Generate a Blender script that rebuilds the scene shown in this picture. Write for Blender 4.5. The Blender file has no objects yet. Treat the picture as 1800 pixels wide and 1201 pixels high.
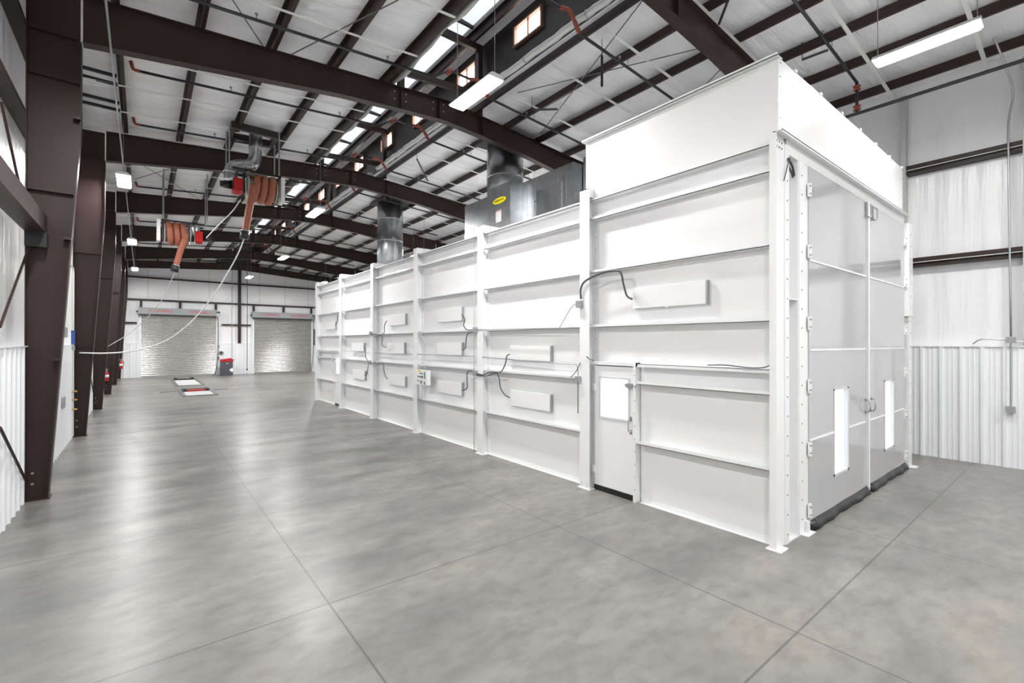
import bpy, math, random
from mathutils import Vector, Matrix
random.seed(7)
SC = bpy.context.scene
COL = SC.collection

# ------------------------------------------------------------------ camera
FPX, YAW, PITCH, ROLL, CAMZ = 818.0, 0.6716, 0.0035, 0.00106, 2.5
Fv = Vector((math.sin(YAW)*math.cos(PITCH), math.cos(YAW)*math.cos(PITCH), math.sin(PITCH)))
Rv = Vector((math.cos(YAW), -math.sin(YAW), 0)); Uv = Rv.cross(Fv)
R2 = math.cos(ROLL)*Rv + math.sin(ROLL)*Uv; U2 = -math.sin(ROLL)*Rv + math.cos(ROLL)*Uv
cam = bpy.data.cameras.new('camera'); camo = bpy.data.objects.new('camera', cam); COL.objects.link(camo)
cam.sensor_width = 36; cam.lens = FPX/1800*36; cam.clip_start = 0.05; cam.clip_end = 300
m3 = Matrix((R2, U2, -Fv)).transposed(); camo.matrix_world = Matrix.Translation((0, 0, CAMZ)) @ m3.to_4x4()
SC.camera = camo

# ------------------------------------------------------------------ light
SC.view_settings.view_transform = 'Standard'; SC.view_settings.look = 'None'
SC.view_settings.gamma = 1.0; SC.view_settings.use_curve_mapping = False
SC.view_settings.exposure = 0.0
w = bpy.data.worlds.new('world'); SC.world = w; w.use_nodes = True
w.node_tree.nodes['Background'].inputs[0].default_value = (0.85, 0.92, 1.0, 1)
w.node_tree.nodes['Background'].inputs[1].default_value = 1.0
LAMP_W = 238.0        # watts of each high-bay
LAMP_GLOW = 40.0

def at(px, py, **k):
    """point of the scene seen at a place of the photo, on a plane X=, Y= or Z="""
    d = Fv + R2*((px-900)/FPX) + U2*((600.5-py)/FPX)
    a, v = list(k.items())[0]; i = 'XYZ'.index(a); o = (0, 0, CAMZ)[i]
    t = (v-o)/d[i]; return Vector((0, 0, CAMZ)) + d*t

# ------------------------------------------------------------------ materials
def mat(name, col, rough=.5, metal=0., bump=None, var=None, emit=None, spec=.5, coat=0., scale=(1, 1, 1), aniso=0.):
    m = bpy.data.materials.new(name); m.use_nodes = True; nt = m.node_tree; n = nt.nodes; L = nt.links
    b = n['Principled BSDF']; b.inputs['Base Color'].default_value = (*col, 1)
    b.inputs['Roughness'].default_value = rough; b.inputs['Metallic'].default_value = metal
    b.inputs['Specular IOR Level'].default_value = spec; b.inputs['Coat Weight'].default_value = coat
    if aniso: b.inputs['Anisotropic'].default_value = aniso
    if emit: b.inputs['Emission Color'].default_value = (*emit[0], 1); b.inputs['Emission Strength'].default_value = emit[1]
    if bump or var:
        tc = n.new('ShaderNodeTexCoord'); mp = n.new('ShaderNodeMapping'); mp.inputs['Scale'].default_value = scale
        L.new(tc.outputs['Object'], mp.inputs[0])
    if var:   # (scale, other colour, rough2)
        nz = n.new('ShaderNodeTexNoise'); nz.inputs['Scale'].default_value = var[0]; nz.inputs['Detail'].default_value = 5
        L.new(mp.outputs[0], nz.inputs[0])
        mx = n.new('ShaderNodeMix'); mx.data_type = 'RGBA'; mx.inputs[6].default_value = (*col, 1); mx.inputs[7].default_value = (*var[1], 1)
        cr = n.new('ShaderNodeMapRange'); cr.inputs[1].default_value = .35; cr.inputs[2].default_value = .65
        L.new(nz.outputs[0], cr.inputs[0]); L.new(cr.outputs[0], mx.inputs[0]); L.new(mx.outputs[2], b.inputs['Base Color'])
    if bump:  # (scale, strength, distance)
        nb = n.new('ShaderNodeTexNoise'); nb.inputs['Scale'].default_value = bump[0]; nb.inputs['Detail'].default_value = 4
        L.new(mp.outputs[0], nb.inputs[0]); bp = n.new('ShaderNodeBump'); bp.inputs['Strength'].default_value = bump[1]
        bp.inputs['Distance'].default_value = bump[2]; L.new(nb.outputs[0], bp.inputs['Height']); L.new(bp.outputs[0], b.inputs['Normal'])
    return m

M = {}
M['brown'] = mat('red_oxide_steel', (.031, .0175, .0165), .45, bump=(60, .1, .002), var=(1.2, (.036, .0205, .0195)), spec=.32)
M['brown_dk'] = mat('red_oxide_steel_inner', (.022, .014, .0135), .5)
M['booth'] = mat('white_powder_coat', (.85, .85, .855), .32, bump=(3, .05, .01), coat=.15)
M['boothgloss'] = mat('glossy_white_door_skin', (.50, .50, .51), .10, bump=(1.2, .12, .02), coat=.5)
M['booth_trim'] = mat('white_trim', (.88, .88, .88), .35)
M['insul'] = mat('white_vinyl_insulation', (.93, .93, .94), .42, bump=(1.5, .8, .09), scale=(.5, 3.2, .6))
M['wallinsul'] = mat('white_vinyl_wall_insulation', (.90, .90, .91), .30, bump=(2.4, .7, .08), scale=(1, 1.7, .14))
M['wallinsul_x'] = mat('white_vinyl_end_insulation', (.90, .90, .91), .30, bump=(2.0, .35, .06), scale=(1.7, 1, .14))
M['liner'] = mat('white_liner_panel', (.86, .88, .90), .4)
M['strap'] = mat('white_banding', (.72, .73, .71), .5)
M['galv'] = mat('galvanised_sheet', (.56, .58, .60), .28, 1., bump=(7, .12, .02), var=(5, (.44, .46, .48)))
M['galvdark'] = mat('galvanised_duct', (.50, .52, .54), .30, 1., bump=(3, .25, .03), var=(2, (.33, .35, .37)))
M['conduit'] = mat('grey_conduit', (.42, .43, .44), .35, .7)
M['cable'] = mat('dark_flex_conduit', (.06, .06, .065), .45)
M['blackpipe'] = mat('black_sprinkler_pipe', (.022, .022, .025), .38)
M['orange'] = mat('orange_coupling', (.27, .055, .03), .45)
M['hose'] = mat('orange_brown_hose', (.33, .105, .06), .55, bump=(2, .2, .01))
M['red'] = mat('red_paint', (.45, .012, .015), .3)
M['black'] = mat('black_plastic', (.015, .015, .016), .4)
M['rubber'] = mat('black_rubber', (.012, .012, .013), .33)
M['drum'] = mat('light_grey_paint', (.52, .52, .50), .4)
M['hood'] = mat('grey_hood_paint', (.33, .35, .36), .42)
M['slat'] = mat('aluminium_slat', (.62, .61, .59), .25, .85)
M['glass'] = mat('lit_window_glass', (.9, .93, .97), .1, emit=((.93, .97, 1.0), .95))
M['mglass'] = mat('daylit_monitor_glass', (.9, .9, .9), .2, emit=((1.0, .90, .78), 9.0))
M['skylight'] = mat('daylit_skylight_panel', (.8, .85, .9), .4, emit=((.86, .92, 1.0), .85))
M['sash'] = mat('brown_sash', (.20, .10, .075), .5)
M['frametrim'] = mat('grey_white_trim', (.66, .68, .70), .4)
M['led'] = mat('led_lens', (1, 1, 1), .3, emit=((1, .99, .97), LAMP_GLOW))
M['lampbody'] = mat('lamp_housing', (.75, .75, .76), .4)
M['white'] = mat('white_label', (.85, .85, .85), .5)
M['yellow'] = mat('yellow_sign', (.85, .74, .0), .4)
M['signtext'] = mat('dark_brown_lettering', (.12, .07, .01), .5)
M['redtext'] = mat('red_lettering', (.62, .06, .07), .5)
M['rope'] = mat('white_rope', (.8, .8, .8), .7)
M['charcoal'] = mat('charcoal_paint', (.07, .075, .09), .45)
M['bolt'] = mat('zinc_bolt', (.34, .34, .35), .4, .6)
M['chrome'] = mat('chrome', (.55, .55, .56), .15, 1.)
M['blue'] = mat('blue_paint', (.03, .09, .35), .4)
M['brass'] = mat('brass', (.55, .38, .15), .35, .9)
M['steelplate'] = mat('grey_floor_steel', (.16, .165, .165), .45, .3)
M['liftdeck'] = mat('pale_lift_deck', (.55, .56, .57), .4)
M['green'] = mat('green_indicator', (.05, .3, .15), .4)
M['rodm'] = mat('thin_rod_steel', (.16, .16, .165), .5, .5)
M['jamb'] = mat('grey_jamb_channel', (.50, .51, .50), .5)

STX, STY = 2.0, 15.0
def floor_mat():
    m = bpy.data.materials.new('sealed_concrete'); m.use_nodes = True; nt = m.node_tree; n = nt.nodes; L = nt.links
    b = n['Principled BSDF']; tc = n.new('ShaderNodeNewGeometry')
    def noise(s, d, sc=(1, 1, 1), rot=0.):
        mp = n.new('ShaderNodeMapping'); mp.inputs['Scale'].default_value = sc; mp.inputs['Rotation'].default_value = (0, 0, rot)
        L.new(tc.outputs['Position'], mp.inputs[0])
        z = n.new('ShaderNodeTexNoise'); z.inputs['Scale'].default_value = s; z.inputs['Detail'].default_value = d; z.inputs['Roughness'].default_value = .6
        L.new(mp.outputs[0], z.inputs[0]); return z.outputs[0]
    def ramp(src, a, b_):
        r = n.new('ShaderNodeMapRange'); r.inputs[1].default_value = a; r.inputs[2].default_value = b_; L.new(src, r.inputs[0]); return r.outputs[0]
    def mixc(f, c1, c2):
        x = n.new('ShaderNodeMix'); x.data_type = 'RGBA'; L.new(f, x.inputs[0])
        for i, c in ((6, c1), (7, c2)):
            if isinstance(c, tuple): x.inputs[i].default_value = (*c, 1)
            else: L.new(c, x.inputs[i])
        return x.outputs[2]
    c = mixc(ramp(noise(.28, 2, (1, 1.6, 1)), .25, .75), (.190, .193, .188), (.262, .247, .222))
    sep0 = n.new('ShaderNodeSeparateXYZ'); L.new(tc.outputs['Position'], sep0.inputs[0])
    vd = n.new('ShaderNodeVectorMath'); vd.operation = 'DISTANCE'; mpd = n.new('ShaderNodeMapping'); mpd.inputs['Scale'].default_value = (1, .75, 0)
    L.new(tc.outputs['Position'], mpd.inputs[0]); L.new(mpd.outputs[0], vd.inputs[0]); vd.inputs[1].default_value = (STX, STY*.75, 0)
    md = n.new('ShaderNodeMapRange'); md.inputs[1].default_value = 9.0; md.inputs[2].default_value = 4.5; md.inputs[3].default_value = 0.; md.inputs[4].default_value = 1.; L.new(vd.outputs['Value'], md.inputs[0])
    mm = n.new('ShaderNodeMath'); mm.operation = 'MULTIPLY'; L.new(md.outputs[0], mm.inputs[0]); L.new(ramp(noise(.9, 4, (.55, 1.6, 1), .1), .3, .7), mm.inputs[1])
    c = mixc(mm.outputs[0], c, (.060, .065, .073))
    c = mixc(ramp(noise(.42, 6, (.6, 1.5, 1), .2), .42, .86), c, (.10, .105, .11))
    c = mixc(ramp(noise(.8, 6, (.8, 1.5, 1), -.3), .40, 1.05), c, (.40, .375, .33))
    c = mixc(ramp(noise(4.5, 5, (.8, 1.4, 1), .4), .42, 1.0), c, (.12, .11, .095))
    # saw-cut joints
    sep = n.new('ShaderNodeSeparateXYZ'); L.new(tc.outputs['Position'], sep.inputs[0])
    def mth(op, a, v=None):
        q = n.new('ShaderNodeMath'); q.operation = op
        for i, s in enumerate((a, v)):
            if s is None: continue
            if isinstance(s, (int, float)): q.inputs[i].default_value = s
            else: L.new(s, q.inputs[i])
        return q.outputs[0]
    ds = []
    for ax, off, step in ((0, 1.41, 3.03), (1, 1.62, 2.97)):
        t = mth('SUBTRACT', sep.outputs[ax], off - step/2); t = mth('DIVIDE', t, step); t = mth('FRACT', t); t = mth('SUBTRACT', t, .5)
        t = mth('ABSOLUTE', t); t = mth('MULTIPLY', t, step); ds.append(t)
    d = mth('MINIMUM', ds[0], ds[1]); dn = noise(14, 3); d = mth('SUBTRACT', d, mth('MULTIPLY', dn, .006))
    j = n.new('ShaderNodeMapRange'); j.inputs[1].default_value = .010; j.inputs[2].default_value = .0; j.inputs[3].default_value = 0.; j.inputs[4].default_value = .8; L.new(d, j.inputs[0])
    c = mixc(j.outputs[0], c, (.085, .08, .075))
    L.new(c, b.inputs['Base Color'])
    rr = n.new('ShaderNodeMapRange'); rr.inputs[1].default_value = .3; rr.inputs[2].default_value = .7; rr.inputs[3].default_value = .30; rr.inputs[4].default_value = .33
    L.new(noise(1.4, 5), rr.inputs[0]); L.new(rr.outputs[0], b.inputs['Roughness'])
    bp = n.new('ShaderNodeBump'); bp.inputs['Strength'].default_value = .12; bp.inputs['Distance'].default_value = .004
    L.new(noise(5, 5), bp.inputs['Height']); L.new(bp.outputs[0], b.inputs['Normal'])
    b.inputs['Specular IOR Level'].default_value = .33
    return m
M['floor'] = floor_mat()

# ------------------------------------------------------------------ mesh building
ABS = {}
def absloc(o): return ABS.get(o.name, Vector((0, 0, 0)))
class MB:
    def __init__(s): s.v = []; s.f = []; s.mi = []; s.cur = 0
    def _add(s, vs, fs):
        o = len(s.v); s.v += [tuple(v) for v in vs]; s.f += [tuple(i+o for i in f) for f in fs]; s.mi += [s.cur]*len(fs); return s
    def use(s, i): s.cur = i; return s
    def box(s, x0, x1, y0, y1, z0, z1):
        if x0 > x1: x0, x1 = x1, x0
        if y0 > y1: y0, y1 = y1, y0
        if z0 > z1: z0, z1 = z1, z0
        return s._add([(x0, y0, z0), (x1, y0, z0), (x1, y1, z0), (x0, y1, z0), (x0, y0, z1), (x1, y0, z1), (x1, y1, z1), (x0, y1, z1)],
                      [(0, 3, 2, 1), (4, 5, 6, 7), (0, 1, 5, 4), (1, 2, 6, 5), (2, 3, 7, 6), (3, 0, 4, 7)])
    def prism(s, pts, axis, a, b):
        """polygon pts (2D) extruded along axis from a to b"""
        def P(p, t):
            return {'X': (t, p[0], p[1]), 'Y': (p[0], t, p[1]), 'Z': (p[0], p[1], t)}[axis]
        n = len(pts); vs = [P(p, a) for p in pts] + [P(p, b) for p in pts]
        fs = [tuple(range(n)), tuple(reversed(range(n, 2*n)))] + [(i, i+n, (i+1) % n+n, (i+1) % n) for i in range(n)]
        return s._add(vs, fs)
    def tube(s, pts, r, n=8, cap=True, rad=None):
        pts = [Vector(p) for p in pts]; k = len(pts); vs = []; fs = []
        t0 = (pts[1]-pts[0]).normalized(); up = Vector((0, 0, 1)) if abs(t0.z) < .9 else Vector((1, 0, 0))
        u = t0.cross(up).normalized()
        for i, p in enumerate(pts):
            t = ((pts[min(i+1, k-1)]-pts[max(i-1, 0)])).normalized()
            u = (u - t*u.dot(t)); u = u.normalized() if u.length > 1e-6 else t.orthogonal().normalized()
            v = t.cross(u); rr = rad[i] if rad else r
            for j in range(n):
                a = 2*math.pi*j/n; vs.append(p + (u*math.cos(a)+v*math.sin(a))*rr)
        for i in range(k-1):
            for j in range(n): fs.append((i*n+j, i*n+(j+1) % n, (i+1)*n+(j+1) % n, (i+1)*n+j))
        if cap: fs += [tuple(reversed(range(n))), tuple(range((k-1)*n, k*n))]
        return s._add(vs, fs)
    def bar(s, p0, p1, w, h):
        p0, p1 = Vector(p0), Vector(p1); t = (p1-p0).normalized(); up = Vector((0, 0, 1)) if abs(t.z) < .95 else Vector((0, 1, 0))
        a = t.cross(up).normalized(); b = a.cross(t)
        vs = [p + a*(sx*w/2) + b*(sz*h/2) for p in (p0, p1) for sx, sz in ((-1, -1), (1, -1), (1, 1), (-1, 1))]
        return s._add(vs, [(3, 2, 1, 0), (4, 5, 6, 7), (0, 1, 5, 4), (1, 2, 6, 5), (2, 3, 7, 6), (3, 0, 4, 7)])
    def bolts(s, y):
        for x in (4.75, 5.05, 5.8, 6.1):
            for dz in (.12, .3): s.tube([(x, y-.03, T(x)-dz), (x, y-.006, T(x)-dz)], .018, 6)
        return s
    def build(s, name, m, parent=None, smooth=False, bevel=0.):
        L = absloc(parent) if parent else None
        vs = s.v
        if parent is None:
            xs = [v[0] for v in vs]; ys = [v[1] for v in vs]; zs = [v[2] for v in vs]
            L = Vector(((min(xs)+max(xs))/2, (min(ys)+max(ys))/2, min(zs)))
        me = bpy.data.meshes.new(name); me.from_pydata([(v[0]-L.x, v[1]-L.y, v[2]-L.z) for v in vs], [], s.f)
        ms = m if isinstance(m, (list, tuple)) else [m]
        for q in ms: me.materials.append(M[q] if isinstance(q, str) else q)
        if len(ms) > 1:
            me.polygons.foreach_set('material_index', s.mi)
        if smooth:
            me.polygons.foreach_set('use_smooth', [len(f) == 4 for f in s.f])
        me.validate(); me.update()
        o = bpy.data.objects.new(name, me); COL.objects.link(o)
        if parent: o.parent = parent
        else: o.location = L
        ABS[o.name] = L
        if bevel:
            b = o.modifiers.new('bevel', 'BEVEL'); b.width = bevel; b.segments = 2; b.limit_method = 'ANGLE'
        return o
def curve(pts, n=6):
    """Catmull-Rom through points"""
    P = [Vector(p) for p in pts]; P = [P[0]*2-P[1]] + P + [P[-1]*2-P[-2]]; out = []
    for i in range(1, len(P)-2):
        for k in range(n):
            t = k/n; a, b, c, d = P[i-1:i+3]
            out.append(.5*((2*b)+(c-a)*t+(2*a-5*b+4*c-d)*t*t+(-a+3*b-3*c+d)*t**3))
    out.append(P[-2]); return out
def tag(o, label=None, cat=None, group=None, kind=None):
    if label: o['label'] = label
    if cat: o['category'] = cat
    if group: o['group'] = group
    if kind: o['kind'] = kind
    return o
def thing(name, loc, label, cat, group=None):
    o = bpy.data.objects.new(name, None); COL.objects.link(o); o.location = loc; o.empty_display_size = .1
    ABS[o.name] = Vector(loc); return tag(o, label, cat, group)
def struct(o): o['kind'] = 'structure'; return o
def text(name, body, size, m, loc, ex, ey, parent, sx=1.):
    """flat lettering; ex, ey are the reading and up directions"""
    c = bpy.data.curves.new(name, 'FONT'); c.body = body; c.size = size; c.align_x = 'CENTER'; c.align_y = 'CENTER'; c.extrude = .002
    t = bpy.data.objects.new('tmp', c); COL.objects.link(t); dg = bpy.context.evaluated_depsgraph_get()
    me = bpy.data.meshes.new_from_object(t.evaluated_get(dg)); bpy.data.objects.remove(t); me.name = name
    ex = Vector(ex); ey = Vector(ey); ez = ex.cross(ey); L = absloc(parent); lo = Vector(loc)
    for v in me.vertices: v.co = lo + ex*v.co.x*sx + ey*v.co.y + ez*v.co.z - L
    me.materials.clear(); me.materials.append(M[m]); o = bpy.data.objects.new(name, me); COL.objects.link(o); o.parent = parent; ABS[o.name] = L
    return o
def clone(o, parent=None, delta=None):
    c = o.copy(); COL.objects.link(c); c.parent = parent
    base = absloc(o)
    if delta is not None and parent is None: c.location = o.location + Vector(delta)
    ABS[c.name] = base + (Vector(delta) if delta is not None else Vector())
    for ch in list(o.children): clone(ch, c, delta)
    return c
ORD = ['first', 'second', 'third', 'fourth', 'fifth', 'sixth', 'seventh', 'eighth', 'ninth', 'tenth', 'eleventh', 'twelfth', 'thirteenth', 'fourteenth']

# ------------------------------------------------------------------ setting
RX = 6.13
XL, XR = -1.45, 13.7         # liner faces
XLi, XRi = -1.66, 13.92      # insulation faces
YF, YB = 42.7, -7.0
def T(x): return 8.80 - .073*abs(x-RX)        # top of the rafters
PD = .22
OPL, OPR = 4.66, 7.12                          # ridge opening
fl = struct(MB().box(XLi-.3, XRi+.3, YB-.3, YF+.5, -.25, 0).build('floor', 'floor'))
def ceil_half(x0, x1):
    nx = 40; ny = 330; vs = []; fs = []
    pls = PURL_L if x0 < 3 else PURL_R
    for i in range(nx+1):
        x = x0+(x1-x0)*i/nx
        for j in range(ny+1):
            y = YB+(YF+.1-YB)*j/ny
            dn = min(abs(x-p) for p in pls); fy = (y-1.42) % 1.54
            sag = .055*min(1, dn/.35)*(.55+.45*math.sin(math.pi*fy/1.54)) + .012*math.sin(7.3*y+3*x)+.01*math.sin(17*y-5*x)
            vs.append((x, y, T(x)+PD+.03-sag*.9))
    for i in range(nx):
        for j in range(ny):
            a = i*(ny+1)+j; fs.append((a, a+1, a+ny+2, a+ny+1))
    return vs, fs
PURL_L = [-1.35, -.38, .85, 2.08, 3.32, 4.55]
PURL_R = [7.08, 8.22, 9.42, 10.66, 11.9, 13.35]
cb = MB()
for a, b in ((XLi-.2, OPL), (OPR, XRi+.2)): cb._add(*ceil_half(a, b))
# solid roof sheet over the insulation
for a, b in ((XLi-.2, OPL), (OPR, XRi+.2)):
    cb.prism([(a, T(a)+PD+.06), (b, T(b)+PD+.06), (b, T(b)+PD+.16), (a, T(a)+PD+.16)], 'Y', YB-.2, YF+.3)
ceiling = struct(cb.build('ceiling', 'insul', smooth=True))
for k in range(28):                       # white bands under the purlins
    y = 1.42+1.54*k-3.08
    if y > YF-.3: break
    for a, b in ((XLi+.05, OPL-.02), (OPR+.05, XRi-.05)):
        MB().prism([(a, T(a)-.006), (b, T(b)-.006), (b, T(b)-.001), (a, T(a)-.001)], 'Y', y-.035, y+.035).build('insulation_band', 'strap', ceiling)
# raised ridge monitor
mo = MB()
mo.box(OPL-.14, OPL-.06, YB, YF, 8.9, 10.75); mo.box(OPR+.30, OPR+.38, YB, YF, 8.95, 9.98); mo.box(OPR+.30, OPR+.38, YB, YF, 10.52, 10.8)
WIN = []
y = -1.7
mon_w = [(8.13, 9.21), (10.9, 11.93), (13.75, 14.85), (16.5, 17.6), (19.4, 20.5), (22.0, 23.05), (24.8, 25.9), (27.6, 28.7), (30.4, 31.5), (33.2, 34.3), (36, 37.1), (38.8, 39.9)]
mon_w = [(5.3, 6.4), (2.5, 3.6), (-.3, .8)] + mon_w
mon_w.sort()
prev = YB
for a, b in mon_w: mo.box(OPR+.30, OPR+.38, prev, a, 9.98, 10.52); prev = b
mo.box(OPR+.30, OPR+.38, prev, YF, 9.98, 10.52)
mw = struct(mo.build('wall_monitor', 'brown_dk'))
for i, (a, b) in enumerate(mon_w):
    wf = struct(MB().box(OPR+.22, OPR+.32, a, a+.06, 9.98, 10.52).box(OPR+.22, OPR+.32, b-.06, b, 9.98, 10.52).box(OPR+.22, OPR+.32, a+.06, b-.06, 9.98, 10.03).box(OPR+.22, OPR+.32, a+.06, b-.06, 10.47, 10.52).box(OPR+.25, OPR+.29, (a+b)/2-.02, (a+b)/2+.02, 10.03, 10.47).build('window_%d' % (i+1), 'sash'))
    MB().box(OPR+.31, OPR+.33, a+.06, b-.06, 10.03, 10.47).build('pane', 'mglass', wf)
def TM(x): return 10.98-.09*abs(x-5.95)
mr = MB()
for a, b in ((OPL-.3, 5.95), (5.95, OPR+.5)): mr.prism([(a, TM(a)), (b, TM(b)), (b, TM(b)+.12), (a, TM(a)+.12)], 'Y', YB, YF)
struct(mr.build('ceiling_monitor', 'insul'))
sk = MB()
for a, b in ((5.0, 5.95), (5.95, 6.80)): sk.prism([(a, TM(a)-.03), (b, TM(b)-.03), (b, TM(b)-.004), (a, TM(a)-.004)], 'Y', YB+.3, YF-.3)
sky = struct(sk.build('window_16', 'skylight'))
for q in range(16):
    yq = -5+3.05*q
    if yq < YF-.4: MB().box(5.0, 6.82, yq-.03, yq+.03, 10.80, 10.90).build('glazing_bar', 'brown_dk', sky)
struct(MB().box(OPL-.14, OPR+.38, YF-.12, YF, 8.7, 10.9).box(OPL-.14, OPR+.38, YB, YB+.1, 8.7, 10.9).build('trim_monitor_ends', 'brown_dk'))

# walls
def ribbed(o, axis, face, a, b, z0, z1, out, pitch=.32):
    """liner panel: major ribs with two small flutes between"""
    p = []; t = a; d = out
    prof = [(0, 0), (.03, .03), (.075, .03), (.105, 0), (.165, 0), (.172, .007), (.188, .007), (.195, 0), (.24, 0), (.247, .007), (.263, .007), (.27, 0)]
    while t < b-.01:
        for q, h in prof:
            if t+q*pitch/.32 <= b: p.append((t+q*pitch/.32, face+d*h))
        t += pitch
    p += [(b, face), (b, face-d*.02), (a, face-d*.02)]
    if axis == 'Y': pts = [(h, t) for t, h in p]
    else: pts = p
    return o.prism(pts, 'Z', z0, z1)
LH = 2.43
wl = struct(MB().box(XLi-.15, XLi, YB, YF, 0, 9.0).build('wall_left', 'wallinsul'))
ribbed(MB(), 'Y', XL, YB, YF-.25, 0, LH, 1).build('liner_panel', 'liner', wl)
MB().box(XL-.22, XL+.035, YB, YF-.25, LH, LH+.02).build('cap_flashing', 'liner', wl)
wr = struct(MB().box(XRi, XRi+.15, YB, YF, 0, 9.0).build('wall_right', 'wallinsul'))
ribbed(MB(), 'Y', XR, YB+.12, YF-.25, 0, LH, -1).build('liner_panel', 'liner', wr)
MB().box(XR-.035, XR+.22, YB, YF-.25, LH, LH+.02).build('cap_flashing', 'liner', wr)
D1 = (-.07, 4.52); D2 = (7.11, 11.59)
wf = MB().box(XLi, XRi, YF+.2, YF+.35, 4.4, 9.3)
for a, b in ((XLi, D1[0]), (D1[1], D2[0]), (D2[1], XRi)): wf.box(a, b, YF+.2, YF+.35, 0, 4.4)
wf.box(4.3, 7.5, YF+.2, YF+.35, 9.3, 11.1)
wfar = struct(wf.build('wall_far', 'wallinsul_x'))
for a, b in ((XL+.03, D1[0]-.08), (D1[1]+.1, D2[0]-.08), (D2[1]+.1, XR-.03)):
    ribbed(MB(), 'X', YF, a, b, 0, LH, -1, .36).build('liner_panel', 'liner', wfar)
    MB().box(a, b, YF-.035, YF+.2, LH, LH+.02).build('cap_flashing', 'liner', wfar)
for px in (260, 314, 368, 408, 456, 501, 542):
    x = at(px, 500, Y=YF+.19).x; MB().box(x-.03, x+.03, YF+.185, YF+.2, 5.7, T(x)+.1).build('seam_tape', 'strap', wfar)
struct(MB().box(XLi, XRi, YB-.15, YB, 0, 9.4).build('wall_back', 'wallinsul_x'))

# ------------------------------------------------------------------ steel frames
FY = [4.62, 10.56, 16.97, 23.38, 29.79, 36.2, 42.35]
def botz(x):
    d = abs(x-RX)
    pts = [(0, 8.26), (1, 8.2), (2.65, 8.06), (6.94, 7.5), (8, 7.36)]
    for (a, za), (b, zb) in zip(pts, pts[1:]):
        if d <= b: return za+(zb-za)*(d-a)/(b-a)
    return 7.36
WHERE = ['crossing the upper right corner', 'above the first left column', 'above the nearer hose reel', 'above the farther hose reel', 'beyond both hose reels', 'second from the far wall', 'hugging the far end wall']
for i, y in enumerate(FY):
    end = (i == 6)
    if i > 0:
        for side in (0, 1):
            S = 1 if side == 0 else -1
            def X(x): return x if side == 0 else 2*RX-x
            if side == 1 and i < 1: continue
            nm = 'steel_column'
            lab = ('tapered brown steel column on left wall, ' if side == 0 else 'tapered brown steel column on right wall, ') + \
                  ['', 'nearest of its row', 'second of its row', 'third of its row', 'fourth of its row', 'fifth of its row', 'standing in the far corner'][i]
            zt = T(X(-1.44))-.01
            c = MB(); c.prism([(X(-1.43), .02), (X(-1.19), .02), (X(-.82), 6.0), (X(-.82), 7.5), (X(-.82), T(X(-.82))-.03), (X(-1.43), zt)], 'Y', y-.006, y+.006)
            th = thing(nm, (X(-1.3), y, 0), lab, 'column', 'tapered steel columns')
            c.build('web', 'brown', th)
            c = MB(); hw = .1
            c.prism([(X(-1.19), .02), (X(-1.17), .02), (X(-.80), 6.0), (X(-.80), 7.48), (X(-.82), 7.48), (X(-.82), 6.0)], 'Y', y-hw, y+hw)
            c.prism([(X(-1.445), .02), (X(-1.43), .02), (X(-1.43), zt), (X(-1.445), zt)], 'Y', y-hw, y+hw)
            c.build('flange', 'brown', th)
            c = MB(); c.box(X(-1.445), X(-1.15), y-hw-.02, y+hw+.02, 0, .02); c.build('base_plate', 'brown', th)
            for zs in ((4.93, 6.78, 7.5) if i != 2 else (2.36, 4.9, 7.5)):
                xi = -1.17+.37*min(zs, 6)/6-.02
                MB().box(X(-1.43), X(xi), y-hw+.005, y+hw-.005, zs, zs+.015).build('stiffener', 'brown', th)
            if i > 1 or side == 0:
                b = MB()
                for zz in (.25, .42): b.tube([(X(-1.36), y-.03, zz), (X(-1.36), y-.006, zz)], .02, 8)
                b.build('bolt', 'bolt', th)
    th = thing('steel_rafter', (RX, y, 8.2), 'brown steel rafter beam '+WHERE[i], 'beam', 'main rafters')
    xs = [-.79, 0, 1, 2, 3.48, 5.1, RX, 7.2, 8.8, 10.3, 11.3, 12.3, 13.04]
    if end: bz = lambda x: T(x)-.5
    else: bz = botz
    MB().prism([(x, bz(x)) for x in xs]+[(x, T(x)-.015) for x in reversed(xs)], 'Y', y-.006, y+.006).use(1).bolts(y).build('web', ('brown', 'bolt'), th)
    MB().prism([(x, bz(x)-.015) for x in xs]+[(x, bz(x)) for x in reversed(xs)], 'Y', y-.1, y+.1).build('lower_flange', 'brown', th)
    MB().prism([(x, T(x)-.015) for x in xs]+[(x, T(x)-.002) for x in reversed(xs)], 'Y', y-.1, y+.1).build('upper_flange', 'brown', th)
    for x in (4.9, 5.95, 7.3):
        MB().box(x-.006, x+.006, y-.095, y+.095, bz(x)+.01, T(x)-.03).build('stiffener', 'brown', th)
    # monitor portal standing on the rafter
    if not end:
        th = thing('monitor_frame', (RX, y, 8.75), 'brown ridge monitor frame standing on the rafter '+WHERE[i], 'frame', 'ridge monitor frames')
        MB().box(4.85, 4.99, y-.07, y+.07, T(4.9)+.0, 10.55).build('post', 'brown', th)
        MB().box(7.16, 7.30, y-.07, y+.07, T(7.2)+.0, 10.5).build('post', 'brown', th)
        MB().box(4.85, 7.30, y-.06, y+.06, 10.5, 10.68).build('cross_beam', 'brown', th)
        MB().bar((5.1, y, 9.15), (7.1, y, 9.3), .08, .16).build('tie_beam', 'brown', th)

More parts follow.
